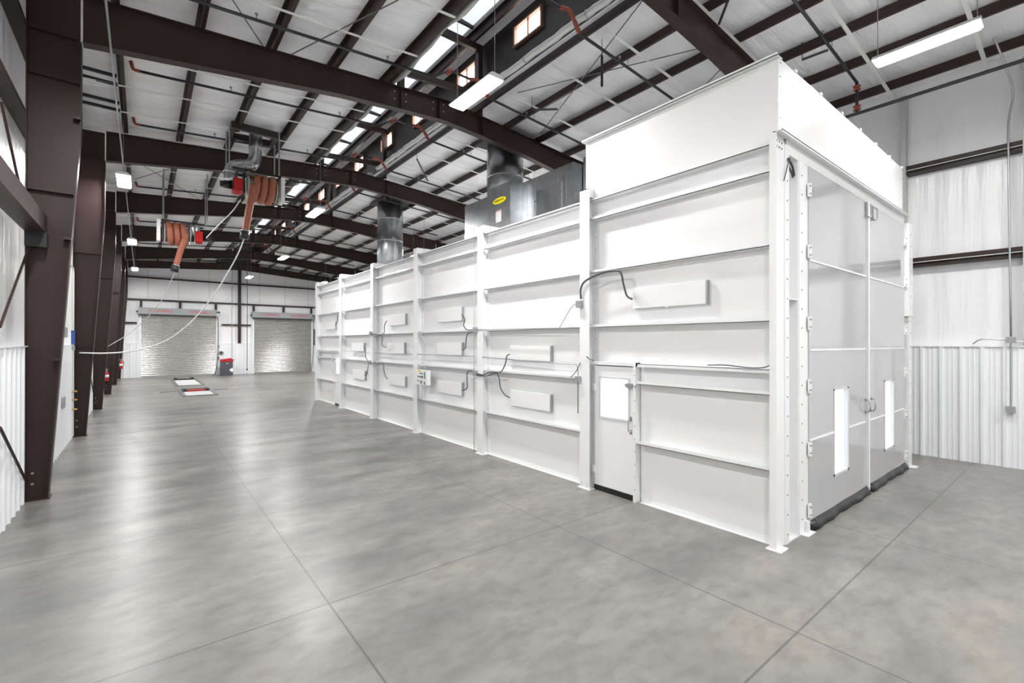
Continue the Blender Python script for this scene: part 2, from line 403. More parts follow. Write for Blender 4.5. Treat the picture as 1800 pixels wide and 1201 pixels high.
# purlins: Z sections
def zpur(x, z, lipdir=1):
    return [(x-.003, z), (x+.065*lipdir, z), (x+.065*lipdir, z+.012), (x+.004, z+.012), (x+.004, z+PD-.01), (x-.07*lipdir, z+PD-.01), (x-.07*lipdir, z+PD), (x-.003, z+PD)]
PL = [(x, 'left') for x in PURL_L] + [(x, 'right') for x in PURL_R]
for i, (x, sd) in enumerate(PL):
    k = (i if sd == 'left' else 11-i)
    nm = 'eave_strut' if k == 0 else 'purlin'
    where = ('along the eave of the %s wall' % sd) if k == 0 else ('edging the ridge opening on its %s side' % sd if k == 5 else '%s up from the %s eave' % (ORD[k], sd))
    ln = MB().prism(zpur(x, T(x)+.001, 1 if sd == 'left' else -1), 'Y', YB, YF-.05)
    for y in FY:
        for dy in (-.5, .5, -.42, .42): ln.tube([(x-.012, y+dy, T(x)+.07), (x+.014, y+dy, T(x)+.07)], .012, 6).tube([(x-.012, y+dy, T(x)+.14), (x+.014, y+dy, T(x)+.14)], .012, 6)
    tag(ln.build(nm, 'brown'), 'dark brown roof %s running lengthwise, %s' % (nm.replace('_', ' '), where), 'beam', 'roof purlins')
for x, lab in ((5.35, 'left'), (6.98, 'right')):
    tag(MB().prism(zpur(x, TM(x)-PD-.01), 'Y', YB, YF-.15).build('purlin', 'brown'), 'brown purlin high inside the ridge monitor, on its %s half' % lab, 'beam', 'monitor purlins')
for x, z, lab in ((4.74, 8.98, 'left edge'), (7.3, 9.12, 'right edge')):
    tag(MB().box(x-.05, x+.05, YB, YF-.15, z, z+.42).build('curb_beam', 'brown'), 'deep brown curb beam along the %s of the ridge opening' % lab, 'beam', 'curb beams of the ridge opening')
# loose vinyl flaps at the opening
fp = MB(); n = 150
pts = []
for i in range(n+1):
    y = 2+38.*i/n; s = .03*math.sin(y*2.1)+.02*math.sin(y*5.3)
    pts.append((y, s))
vs = []; fs = []
for i, (y, s) in enumerate(pts):
    vs += [(4.70, y, T(4.7)+.12), (4.72+s*.5, y, T(4.7)-.02-s), (4.715+s*.5, y, T(4.7)-.022-s), (4.69, y, T(4.7)+.12)]
for i in range(n):
    for j in range(4): fs.append((i*4+j, i*4+(j+1) % 4, i*4+4+(j+1) % 4, i*4+4+j))
fp._add(vs, fs); tag(fp.build('insulation_flap', 'strap', smooth=True), 'loose wavy white vinyl flap hanging along left edge of ridge opening', 'insulation')
for k, (ya, yb) in enumerate(((-1, 4.3), (4.9, 10.3), (10.9, 16.7), (17.3, 23.1), (23.7, 29.5), (30.1, 35.9), (36.5, 42))):
    ps = [(6.86+.015*math.sin(y0*3), ya+(yb-ya)*q/24, 9.0+.012*math.sin((ya+(yb-ya)*q/24)*5)) for q, y0 in [(q, ya+q) for q in range(25)]]
    o = MB().tube(ps, .075, 10).build('insulation_roll', 'strap', smooth=True)
    for q in (.25, .6):
        yy = ya+(yb-ya)*q; MB().tube([(6.86, yy-.02, 9.0), (6.86, yy+.02, 9.0)], .082, 10).build('tie_band', 'jamb', o)
    tag(o, 'rolled white insulation edging the ridge opening, %s bay from the camera' % ORD[k], 'insulation', 'rolled insulation along the ridge')

# girts on walls
def girt(side, z, y0, y1, lab):
    if side == 'left': p = [(XLi, z+.0), (XL+.0, z), (XL, z-.06), (XL+.01, z-.06), (XL+.01, z+.012), (XLi, z+.012)]
    else: p = [(XRi, z-.09), (XR, z-.09), (XR, z-.05), (XR+.07, z-.05), (XR+.07, z+.02), (XR, z+.02), (XR, z+.11), (XRi, z+.11)]
    return tag(MB().prism(p, 'Y', y0, y1).build('wall_girt', 'brown'), lab, 'beam', 'wall girts')
bays = list(zip([YB]+FY[:-1], FY))
for z, nm in ((6.15, 'upper'), (7.55, 'topmost')):
    girt('left', z, YB+.05, YF-.3, 'the %s long brown girt running the length of the left wall' % nm)
for z, nm in ((6.45, 'upper'), (4.33, 'lower')):
    o = girt('right', z, .92, 2.72, '%s dark brown girt on the right wall between the two grey jamb channels' % nm)
    MB().tube([(XR-.0, .92, z+.005), (XR-.0, 2.72, z+.005)], .01, 6).build('wire', 'strap', o)
    for (a, b, l2) in ((YB+.1, .82, 'in front of'), (2.82, YF-.3, 'beyond')):
        girt('right', z, a, b, '%s brown girt on right wall, stretch %s the grey jamb channels' % (nm, l2))
for y, l in ((.87, 'nearer'), (2.77, 'farther')):
    tag(MB().box(XR-.03, XR+.2, y-.045, y+.045, LH+.02, 8.2).build('jamb_channel', 'jamb'), 'pale grey vertical jamb channel on the right wall, the %s one' % l, 'channel', 'jamb channels')
def xgirt(a, b, z, lab):
    return tag(MB().prism([(YF+.2, z), (YF, z), (YF, z-.06), (YF-.01, z-.06), (YF-.01, z+.06), (YF, z+.06), (YF, z+.012), (YF+.2, z+.012)], 'X', a, b).build('wall_girt', 'brown'), lab, 'beam', 'far wall girts')
xgirt(XL+.02, 6.0, 7.2, 'highest brown girt across the far wall, left of the centre post')
xgirt(6.2, XR-.02, 7.2, 'highest brown girt across the far wall, right of the centre post')
xgirt(XL+.02, 6.0, 5.6, 'middle brown girt on far wall over the left roll-up door')
xgirt(6.2, XR-.02, 5.6, 'middle brown girt on far wall over the right roll-up door')
xgirt(XL+.02, -.3, 3.92, 'short low brown girt left of the left roll-up door')
xgirt(D1[1]+.35, 6.0, 3.92, 'short low brown girt between left roll-up door and centre post')
xgirt(6.2, D2[0]-.2, 3.92, 'short low brown girt between centre post and right roll-up door')
tag(MB().box(6.0, 6.2, YF-.04, YF+.19, LH+.02, T(RX)-.02).build('wall_post', 'brown'), 'brown vertical centre post on the far wall between the doors', 'column')
for (a, b), sd in ((D1, 'left'), (D2, 'right')):
    for x, p in ((a+.0, 'left end'), ((a+b)/2, 'middle'), (b-.02, 'right end')):
        tag(MB().box(x-.07, x+.07, YF+.0, YF+.18, 5.08, 5.53).build('header_post', 'brown'), 'short brown post above the %s end door hood, at its %s' % (sd, p), 'post', 'posts over the door hoods')

# header beam and brace rods of the nearest left bay
th = thing('header_beam', (-1.33, 7, 4.3), 'brown beam running along left wall into the nearest column', 'beam')
MB().box(-1.44, -1.20, -2, 10.5, 4.50, 4.52).build('flange', 'brown', th)
MB().box(-1.44, -1.20, -2, 10.5, 4.24, 4.26).build('flange', 'brown', th)
MB().box(-1.215, -1.2, -2, 10.5, 4.26, 4.5).build('web', 'brown', th)
MB().box(-1.43, -1.18, 10.3, 10.45, 4.0, 4.24).build('bracket', 'black', th)
def rod(p, q, lab, r=.014, m='brown', nm='brace_rod', cat='rod', grp='brace rods'):
    return tag(MB().tube([p, q], r, 8).build(nm, m), lab, cat, grp)
rod(at(2, 180, X=-1.5), at(47, 385, Y=10.45), 'dark brace rod slanting down to the nearest left column under its upper girt', .018)
rod(at(0, 575, X=-1.42), at(52, 432, Y=10.4), 'tan lit brace rod rising to the nearest left column at the header beam', .018)
rod(at(0, 752, X=-1.38), at(46, 846, Y=10.42), 'dark brace rod ending near the foot of the nearest left column', .018)
rod(at(150, 603, X=-1.36), at(164, 690, Y=22.9), 'thin dark brace rod near the foot of the third left column', .018)
# roof cross rods
def roofpt(px, py, off=0.):
    z = 8.5
    for _ in range(60):
        p = at(px, py, Z=z); z = .5*z+.5*(T(p.x)+off)
    return at(px, py, Z=z)
for a, b, lab in (((409, 0), (466, 87), 'thin dark cross rod under the roof left of the ridge, upper left'),
                  ((510, 97), (700, 0), 'thin dark cross rod under the roof rising from the first rafter toward the ridge'),
                  ((910, 163), (1230, 85), 'long thin dark cross rod under the roof right of the ridge'),
                  ((950, 235), (1130, 0), 'thin dark cross rod crossing the long one right of the ridge'),
                  ((1230, 160), (1270, 118), 'short thin cross rod just above the booth parapet'),
                  ((225, 275), (350, 350), 'thin dark cross rod left of the nearer hose reel'),
                  ((238, 315), (320, 290), 'thin dark cross rod beside the nearest lamp of the left row')):
    rod(roofpt(*a, off=.0), roofpt(*b, off=.0), lab, .011, 'rodm', grp='roof cross rods')

for q, (py_) in enumerate((121, 136, 169, 182)):
    z = 8.4
    for _ in range(60):
        p = at(175, py_, Z=z); z = .5*z+.5*(T(p.x)+.08)
    tag(MB().box(-1.3, -.45, p.y-.03, p.y+.03, T(-.9)+.0, T(-.9)+.06).build('eave_brace', 'blackpipe'), '%s of the four short dark bars between eave and first purlin, nearest first' % ORD[q], 'bar', 'short eave bars')
# ------------------------------------------------------------------ roll-up doors
def roll_door(k, X0, X1):
    d = bpy.data.objects.new('door_%d' % k, None); COL.objects.link(d); d.location = ((X0+X1)/2, YF, 0); ABS[d.name] = Vector(d.location); struct(d)
    c = MB(); p = []; z = .06
    while z < 4.5:
        p += [(YF+.06, z)] + [(YF+.06-.03*math.sin(math.pi*(q+.5)/8), z+.008+.094*(q+.5)/8) for q in range(8)] + [(YF+.06, z+.108)]; z += .112
    p += [(YF+.09, z), (YF+.09, .06)]
    c.prism([(a, b) for a, b in p], 'X', X0, X1).build('curtain', 'slat', d)
    MB().box(X0, X1, YF+.02, YF+.1, 0.0, .06).build('bottom_bar', 'conduit', d)
    for s, x in ((-1, X0), (1, X1)): MB().box(x-.02 if s > 0 else x-.1, x+.1 if s > 0 else x+.02, YF-.03, YF+.02, 0, 4.5).build('guide_rail', 'liner', d)
    h = MB().prism([(YF+.15, 4.52), (YF+.15, 5.02), (YF-.33, 5.02), (YF-.36, 4.99), (YF-.36, 4.58), (YF-.33, 4.55)], 'X', X0-.16, X1+.02).build('hood', 'hood', d)
    MB().box(X0-.14, X1, YF-.355, YF-.3, 4.44, 4.54).build('hood_brush', 'black', d)
    MB().tube([(X0-.26, YF-.1, 4.75), (X0-.16, YF-.1, 4.75)], .06, 10).build('shaft_end', 'black', d)
    for t in (.25, .77):
        text('lettering', 'CORNELL', .27, 'redtext', (X0+(X1-X0)*t, YF-.37, 4.79), (1, 0, 0), (0, 0, 1), h, 1.25)
    mo_ = MB().tube([(X1+.06, YF-.55, 4.62), (X1+.06, YF-.1, 4.62)], .16, 14).build('motor', 'conduit', d, True)
    MB().box(X1-.02, X1+.2, YF-.5, YF-.2, 4.66, 4.92).build('motor_box', 'charcoal', d)
    MB().tube([(X1+.06, YF-.6, 4.62), (X1+.06, YF-.55, 4.62)], .11, 12).build('motor_cap', 'chrome', d, True)
    MB().tube(curve([(X1+.1, YF-.12, 4.5), (X1+.12, YF-.1, 2.5), (X1+.06, YF-.12, 1.0), (X1-.08, YF-.2, .06)]), .03, 6).build('chain', 'rodm', d)
roll_door(1, *D1); roll_door(2, *D2)
tag(MB().box(D2[1]+.12, D2[1]+.24, YF-.15, YF-.04, 2.3, 3.7).build('operator_track', 'charcoal'), 'dark vertical operator track right of the right end door', 'track')

# ------------------------------------------------------------------ high-bay lamps
def lamp(x, y, z, lab, L=1.25, power=1.):
    th = thing('high_bay_lamp', (x, y, z), lab, 'lamp', 'high-bay lamps')
    MB().prism([(x-.09, z+.07), (x+.09, z+.07), (x+.16, z+.01), (x+.16, z-.01), (x-.16, z-.01), (x-.16, z+.01)], 'Y', y-L/2, y+L/2).build('housing', 'lampbody', th)
    MB().box(x-.14, x+.14, y-L/2+.03, y+L/2-.03, z-.035, z-.011).build('lens', 'led', th)
    zt = TM(x)-.02 if OPL-.02 < x < OPR+.3 else T(x)+PD-.01
    for s in (-1, 1): MB().tube([(x, y+s*L*.46, z+.07), (x, y+s*L*.46, zt)], .006, 6).build('hanging_rod', 'conduit', th)
    ld = bpy.data.lights.new('high_bay_light', 'AREA'); ld.shape = 'RECTANGLE'; ld.size = .28; ld.size_y = L; ld.energy = LAMP_W*power; ld.color = (1, .99, .975)
    lo = bpy.data.objects.new('lamp_light', ld); COL.objects.link(lo); lo.parent = th; lo.location = (0, 0, -.05)
    return th
ZL = 7.0
lp = lambda px, py: at(px, py, Z=ZL)
for (px, py), lab in (((218, 318), 'nearest starry lamp of the left row, above the tapered columns'), ((232, 425), 'second lamp of the left row, left of the farther hose reel'),
                      ((237, 473), 'farthest lamp of the left row, low beside the far corner'), ((835, 164), 'large bright lamp under the ridge at the top centre'),
                      ((554, 374), 'second lamp under the ridge, right of the nearer hose reel'), ((498, 453), 'third lamp under the ridge, above the right roll-up door'),
                      ((438, 487), 'farthest ridge lamp, beside the far centre post'), ((568, 497), 'lamp just clearing the far top corner of the white booth'),
                      ((1625, 78), 'long lamp at upper right above the white booth')):
    zz = 7.25 if px == 1625 else ZL
    p = at(px, py, Z=zz); L = 1.3
    lamp(p.x, p.y, zz, lab, L, .6 if px == 1625 else (1.5 if px in (237, 438, 568) else 1.))
lx = lp(218, 318).x
for x, y, lab in ((lx, 6.6, 'lamp of the left row ahead of the first column, above the picture'), (lx, -2., 'lamp of the left row behind the camera'), (5.0, -2.4, 'ridge lamp behind the camera'),
                  (10.2, -3.6, 'right row lamp behind the camera'), (11.0, 12., 'lamp above the booth roof, nearer one'), (11.0, 21.5, 'lamp beyond the booth roof ducts')):
    lamp(x, y, ZL, lab)
tag(MB().tube([(lx, -2, ZL+.22), (lx, 40, ZL+.22)], .016, 8).build('conduit', 'conduit'), 'long straight grey conduit feeding the left row of lamps', 'conduit')
# drop conduit at right wall
pts = [at(1725, -20, X=12.9), at(1737, 38, X=13.0), at(1765, 110, X=13.3), at(1781, 162, X=13.55), at(1773, 215, X=13.62), at(1773, 300, X=13.62), at(1777, 592, X=13.62)]
th = thing('conduit', tuple(pts[-1]), 'bent grey conduit dropping down the right wall to its junction box', 'conduit')
MB().tube(curve(pts, 4), .018, 8).build('tube', 'conduit', th, True)
b = at(1777, 598, X=13.64); MB().box(13.56, 13.66, b.y-.07, b.y+.07, b.z-.06, b.z+.06).build('junction_box', 'conduit', th)
b2 = at(1777, 720, X=13.64); MB().box(13.56, 13.66, b2.y-.065, b2.y+.065, b2.z-.06, b2.z+.06).build('outlet_box', 'conduit', th)
MB().tube([(13.62, b.y, b.z-.06), (13.62, b2.y, b2.z+.06)], .013, 8).build('lower_tube', 'conduit', th)
MB().tube(curve([(13.62, b.y+.06, b.z+.01), (13.62, b.y+.4, b.z+.02), (13.63, b.y+.55, b.z-.08)]), .013, 8).build('side_tube', 'conduit', th)
MB().tube([(13.62, b.y-.06, b.z-.03), (13.62, b.y-1.5, b.z-.03)], .011, 8).build('side_tube', 'conduit', th)

# ------------------------------------------------------------------ sprinkler pipes
k = 0
for i in range(13):
    y = 3.27+3.09*i
    if y > 41: break
    th = thing('sprinkler_pipe', (-.2, y, 8.2), 'black sprinkler branch pipe crossing under the roof, %s from the camera' % ORD[i], 'pipe', 'sprinkler branch pipes')
    f = lambda x: T(x)-.13
    MB().tube([(-.05, y, f(-.05)), (5.2, y, f(5.2))], .03, 8).build('pipe', 'blackpipe', th, True)
    MB().tube([(6.75, y, f(6.75)), (12.28, y, f(12.28))], .03, 8).build('pipe', 'blackpipe', th, True)
    MB().tube(curve([(-.05, y, f(-.05)), (-.16, y, f(-.05)+.01), (-.2, y, f(-.05)+.16)], 3), .034, 8).build('end_elbow', 'orange', th, True)
    MB().tube([(5.2, y, f(5.2)), (5.62, y, 8.9), (6.2, y, 8.9)], .028, 8).build('jumper_pipe', 'blackpipe', th, True)
    MB().tube(curve([(6.2, y, 8.9), (6.45, y, 8.95), (6.6, y, 8.82), (6.75, y, f(6.75))], 4), .035, 8, rad=[.035+.012*(q % 2) for q in range(13)]).build('flexible_coupling', 'orange', th, True)
    MB().tube([(5.55, y-.02, 8.8), (5.68, y+.02, 8.95)], .055, 8).build('elbow_coupling', 'orange', th, True)
    for x in (1.6, 4.1, 8.0, 10.2):
        MB().tube([(x, y, f(x)), (x, y, f(x)+.11)], .012, 6).tube([(x, y, f(x)+.1), (x, y, f(x)+.12)], .03, 8).build('sprinkler_head', 'bolt', th)
    for x in (2.08, 8.22, 10.66):
        MB().tube([(x+.05, y, f(x)-.03), (x+.05, y, f(x)+.2)], .007, 6).build('hanger', 'conduit', th)
tag(MB().tube([(12.25, YB, 7.54), (12.25, 41, 7.54)], .036, 10).build('main_pipe', 'blackpipe'), 'thick black sprinkler main running along the top of the right wall', 'pipe')
th = thing('drop_pipe', (12.25, 3.27, 7.54), 'short black drop pipe with two orange couplings above the booth', 'pipe')
MB().tube([(12.25, 3.27, 8.22), (12.25, 3.27, 7.56)], .032, 8).build('pipe', 'blackpipe', th)
for z in (8.1, 7.66):
    MB().tube([(12.25, 3.27, z-.045), (12.25, 3.27, z-.03), (12.25, 3.27, z-.012), (12.25, 3.27, z+.012), (12.25, 3.27, z+.03), (12.25, 3.27, z+.045)], .05, 10, rad=[.075, .075, .045, .045, .075, .075]).build('coupling', 'orange', th)
for (a, b, lab) in (((1058, 98), (1058, 152), 'short black drop arm hanging under the roof right of the ridge'), ((935, 193), (980, 192), 'short black side arm off the second right-hand branch pipe'),
                    ((733, 280), (752, 318), 'slanted black arm under the roof above the booth'), ((1280, 0), (1264, 42), 'slanted black arm beside the near rafter'), ((1410, 105), (1455, 88), 'black arm with hooked end above the booth front')):
    p, q = roofpt(*a, off=-.15), None
    q = at(b[0], b[1], Y=p.y+.02) if a[0] == b[0] else roofpt(*b, off=-.18)
    tag(MB().tube([p, q], .026, 8).tube([p, (p.x, p.y, T(p.x)+PD-.01)], .007, 6).build('pipe_arm', 'blackpipe'), lab, 'pipe', 'sprinkler arms')

# ------------------------------------------------------------------ the white booth
BX, BY, BW = 5.965, 2.42, 12.32
WP = 6.17                         # outer face of wall panels
PY = [2.42, 5.50, 8.67, 11.85, 15.0, 18.15, 21.33]
RZ = [.93, 1.86, 2.77, 3.70, 4.61, 4.94]
booth = thing('spray_booth', (9.1, 12, 0), 'long white steel spray booth with framed wall bays and tall glossy front doors', 'booth')
WT = 4.98
def boltrow(b, x, y, z0, z1, dz, axis='X', r=.008):
    z = z0
    while z < z1:
        if axis == 'X': b.tube([(x-.008, y, z), (x, y, z)], r, 6)
        else: b.tube([(x, y-.008, z), (x, y, z)], r, 6)
        z += dz
# wall panels, one a bay; first bay has a door opening
for i in range(6):
    a, b = PY[i], PY[i+1]; m = MB()
    if i == 0:
        m.box(WP, WP+.08, a+.06, 4.50, 0.0, WT); m.box(WP, WP+.08, 4.50, b, 2.19, WT)
    elif i == 5:
        m.box(WP, WP+.08, a, b, 2.19, WT); m.box(WP, WP+.08, a+1.02, b, 0, 2.19)
    else: m.box(WP, WP+.08, a, b, 0, WT)
    m.build('wall_panel', 'booth', booth)
    yb = b-.05
    ya = a+.05
    zs = list(RZ)
    for z in zs:
        y1 = yb; y0 = ya
        if i == 0 and z < 2.1: y1 = 4.47
        if i == 5 and z < 2.1: y0 = a+1.05
        q = MB(); lip = .05 if z < 4.9 else .035
        q.box(6.03, WP, y0, y1, z, z+.008); q.box(6.03, 6.038, y0, y1, z, z+lip)
        q.build('rail', 'booth', booth)
    if i in (0, 5):
        q = MB(); z = 2.17
        y0, y1 = (ya, 4.47) if i == 0 else (a+1.05, yb)
        q.box(6.05, WP, y0, y1, z, z+.008); q.box(6.05, 6.058, y0, y1, z-.04, z+.01); q.build('rail', 'booth', booth)
    y0, y1 = (ya, 4.47) if i == 0 else ((a+1.05, yb) if i == 5 else (ya, yb))
    MB().box(6.10, WP, y0, y1, 0, .008).box(WP-.008, WP, y0, y1, 0, .06).build('base_angle', 'booth', booth)
    # top edge cap
    if i: MB().box(6.02, WP+.1, ya, yb, WT-.02, WT).build('top_cap', 'booth', booth)
for i, y in enumerate(PY):
    p = MB(); hw = .11
    if i == 0: continue
    zt = 5.15
    p.box(BX, BX+.014, y-hw, y+hw, .0, zt); p.box(BX+.014, WP-.012, y-.006, y+.006, .0, zt); p.box(WP-.014, WP-.001, y-hw, y+hw, 0, zt)
    p.use(1)
    for s in (-1, 1): boltrow(p, WP-.014, y+s*.085, .15, 5.0, .22)
    for z in (5.02, 5.09):
        for s in (-.05, 0, .05): boltrow(p, BX, y+s, z, z+.01, 1)
    for z in (.05, .1):
        for s in (-.06, .06): boltrow(p, BX, y+s, z, z+.01, 1)
    p.build('post', ('booth', 'bolt'), booth)
    MB().box(BX-.03, WP, y-.14, y+.14, 0, .012).build('foot_plate', 'booth', booth)
    r = MB(); r.box(BX, BW, y-hw, y+hw, 5.138, 5.15); r.box(BX+.014, BW, y-.006, y+.006, 4.99, 5.138); r.box(BX+.014, BW, y-hw, y+hw, 4.98, 4.992); r.box(BX+.014, BX+1.0, y-hw, y-hw+.006, 4.98, 5.138); r.box(BX+.014, BX+1.0, y+hw-.006, y+hw, 4.98, 5.138)
    r.build('roof_beam', 'booth', booth)
MB().box(WP+.08, BW-.1, PY[0]+.1, PY[-1], 4.88, 4.96).build('roof_panel', 'booth', booth)
MB().box(BW-.1, BW, PY[0]+.05, PY[-1], 0, 4.98).build('wall_panel', 'booth', booth)
MB().box(WP, BW, PY[-1]-.02, PY[-1]+.06, 0, 4.98).build('wall_panel', 'booth', booth)
# parapet over the first bay
MB().box(6.09, 6.15, BY+.02, 5.57, 4.99, 6.0).build('parapet', 'booth', booth)
q = MB(); q.box(6.0, 6.15, BY-.02, 5.60, 5.995, 6.003); q.box(6.0, 6.008, BY-.02, 5.60, 5.995, 6.03); q.box(6.08, 6.09, BY, 5.57, 4.99, 5.99); q.build('parapet_lip', 'booth', booth)
q = MB(); q.box(6.09, 11.9, BY+.0, BY+.06, 5.05, 6.0)
q.build('parapet', 'booth', booth)
q = MB()
for t in range(7): x = 6.6+.88*t; q.box(x-.03, x+.03, BY-.01, BY+.09, 6.0, 6.035)
q.box(6.15, 11.9, BY+.0, BY+.07, 5.997, 6.004); q.build('parapet_clip', 'booth', booth)
q = MB(); boltrow(q, 6.13, BY+.0, 5.1, 5.95, .17, 'Y'); boltrow(q, 11.82, BY, 5.1, 5.95, .17, 'Y'); q.build('bolt_row', 'bolt', booth)
MB().box(6.15, 11.9, 5.50, 5.57, 5.0, 6.0).box(11.83, 11.9, BY+.06, 5.5, 5.0, 6.0).build('parapet', 'booth', booth)
MB().box(6.15, 11.85, BY+.06, 5.5, 5.85, 5.9).build('roof_panel', 'booth', booth)
# front beam and lip
q = MB(); q.box(5.965, 11.95, BY-.09, BY+.02, 5.05, 5.062); q.box(5.965, 11.95, BY-.09, BY-.082, 5.03, 5.075); q.box(6.3, 12.0, BY-.004, BY+.14, 4.88, 5.05); q.build('front_beam', 'booth', booth)
# left corner post
q = MB(); q.box(5.985, 6.24, BY-.0, BY+.012, 0, 5.06); q.box(5.965, 5.985, BY-.02, BY+.06, 0, 5.06); q.box(6.24, 6.36, BY-.012, BY+.0, 0, 4.98); q.box(6.34, 6.36, BY, BY+.2, 0, 5.0); q.use(1)
boltrow(q, 6.30, BY-.012, .12, 4.9, .245, 'Y', .010)
for x in (6.03, 6.1, 6.17):
    for z in (4.9, 4.97): boltrow(q, x, BY, z, z+.01, 1, 'Y', .014)
q.build('post', ('booth', 'bolt'), booth)
MB().box(5.94, 6.16, BY-.08, BY+.1, 0, .012).build('foot_plate', 'booth', booth)
q = MB(); q.box(6.36, 6.66, BY+.2, BY+.21, 0, 4.98); q.box(6.36, 6.66, BY+.0, BY+.2, 3.06, 3.075); q.box(6.36, 6.66, BY-.01, BY+.2, 0, .02); q.build('recess_panel', 'booth', booth)
q = MB(); q.box(6.66, 6.68, BY, BY+.2, 0, 4.98); q.box(6.68, 6.84, BY-.012, BY+.01, 0, 4.98); q.use(1); boltrow(q, 6.76, BY-.012, .2, 4.9, .25, 'Y', .010); q.build('door_post', ('booth', 'bolt'), booth)
MB().box(6.84, 7.0, BY+.0, BY+.12, 0.06, 4.9).build('door_frame', 'booth', booth)
MB().box(6.72, 6.98, BY-.1, BY+.05, 0, .012).box(6.86, 6.9, BY-.06, BY+.0, .012, .16).build('foot_plate', 'booth', booth)
# right post
q = MB(); q.box(11.96, 12.0, BY, BY+.2, 0, 4.98); q.box(12.0, 12.30, BY-.08, BY+.01, 3.05, 4.92); q.box(12.08, 12.30, BY-.06, BY+.01, 0, 3.05); q.use(1); boltrow(q, 12.14, BY-.08, 3.2, 4.9, .25, 'Y', .010); boltrow(q, 12.17, BY-.06, .2, 3.0, .25, 'Y', .010)
q.build('post', ('booth', 'bolt'), booth)
MB().box(12.1, 12.36, BY-.16, BY+.05, 0, .012).build('foot_plate', 'booth', booth)
# big front doors
def front_door(x0, x1, hx, wx0, wx1, hs):
    d = MB(); z0, z1 = .1, 4.88; wz0, wz1 = .55, 1.83; y0, y1 = BY-.015, BY+.04
    d.box(x0, wx0, y0, y1, z0, z1); d.box(wx1, x1, y0, y1, z0, z1); d.box(wx0, wx1, y0, y1, z0, wz0); d.box(wx0, wx1, y0, y1, wz1, z1)
    o = d.build('front_door', 'boothgloss', booth)
    for z in (1.2, 2.41, 3.62):
        segs = [(x0+.02, x1-.06)] if z > 1.9 else [(x0+.02, wx0-.01), (wx1+.01, x1-.06)]
        for a, b in segs: MB().box(a, b, y0-.012, y0, z-.012, z+.012).build('seam_strip', 'booth_trim', o)
    f = MB(); t = .035
    f.box(wx0, wx0+t*.5, y0-.01, y1, wz0, wz1); f.box(wx1-t*1.6, wx1, y0-.01, y1, wz0, wz1); f.box(wx0, wx1, y0-.01, y1, wz0, wz0+t); f.box(wx0, wx1, y0-.01, y1, wz1-t*.6, wz1)
    f.build('window_frame', 'frametrim', o)
    MB().box(wx0+.01, wx1-.01, y1-.01, y1-.004, wz0+.02, wz1-.02).build('window_glass', 'glass', o)
    for z in (.27, 1.09, 1.93, 2.77, 3.73, 4.55):
        h = MB(); h.box(hx-.035, hx+.035, y0-.02, y0, z-.09, z+.09); h.tube([(hx, y0-.025, z-.09), (hx, y0-.025, z+.09)], .014, 8); h.use(1)
        for dz in (-.05, .05): h.tube([(hx-.015, y0-.045, z+dz), (hx-.015, y0-.02, z+dz)], .008, 6)
        h.build('hinge', ('booth_trim', 'bolt'), o)
    rb = MB(); n = 14; vs = []; fs = []
    for i in range(n+1):
        x = x0+(x1-x0)*i/n; w = .012*math.sin(i*1.9)+.01*math.sin(i*.7)
        vs += [(x, y0-.005, .12+.004*math.sin(i)), (x, y0-.045-w, .06), (x, y0-.06-w, .003), (x, y0+.02, .003), (x, y0+.02, .12)]
    for i in range(n):
        for j in range(5): fs.append((i*5+j, i*5+(j+1) % 5, i*5+5+(j+1) % 5, i*5+5+j))
    fs += [(4, 3, 2, 1, 0), tuple(n*5+j for j in range(5))]
    rb._add(vs, fs).build('rubber_sweep', 'rubber', o, True)
    hh = MB(); s2 = -1 if hs > 0 else 1; hx2 = x1-.06 if hs > 0 else x0+.1
    for dz in ((1.36,)):
        hh.tube(curve([(hx2, y0, dz), (hx2, y0-.05, dz+.01), (hx2+s2*0, y0-.07, dz+.1), (hx2, y0-.05, dz+.19), (hx2, y0, dz+.2)], 4), .012, 8)
        hh.box(hx2-.03, hx2+.03, y0-.006, y0, dz-.03, dz+.03); hh.box(hx2-.03, hx2+.03, y0-.006, y0, dz+.17, dz+.23)
    hh.build('handle', 'chrome', o)
    lt = MB(); lx_ = x1-.05 if hs > 0 else x0+.16
    lt.tube([(lx_, y0-.02, 4.62), (lx_, y0-.05, 4.60), (lx_+.13, y0-.05, 4.62), (lx_+.15, y0-.05, 4.66), (lx_+.15, y0-.05, 4.82), (lx_+.1, y0-.02, 4.84)], .010, 8)
    lt.box(lx_-.02, lx_+.02, y0-.03, y0, 4.6, 4.85); lt.build('latch_bail', 'bolt', o)
    return o
front_door(7.0, 9.47, 6.98, 7.93, 8.57, 1)
front_door(9.60, 11.96, 11.96, 10.53, 11.16, -1)
MB().box(9.475, 9.53, BY-.05, BY+.05, .02, 4.88).box(9.54, 9.6, BY-.035, BY+.05, .02, 4.88).build('meeting_strip', 'booth_trim', booth)
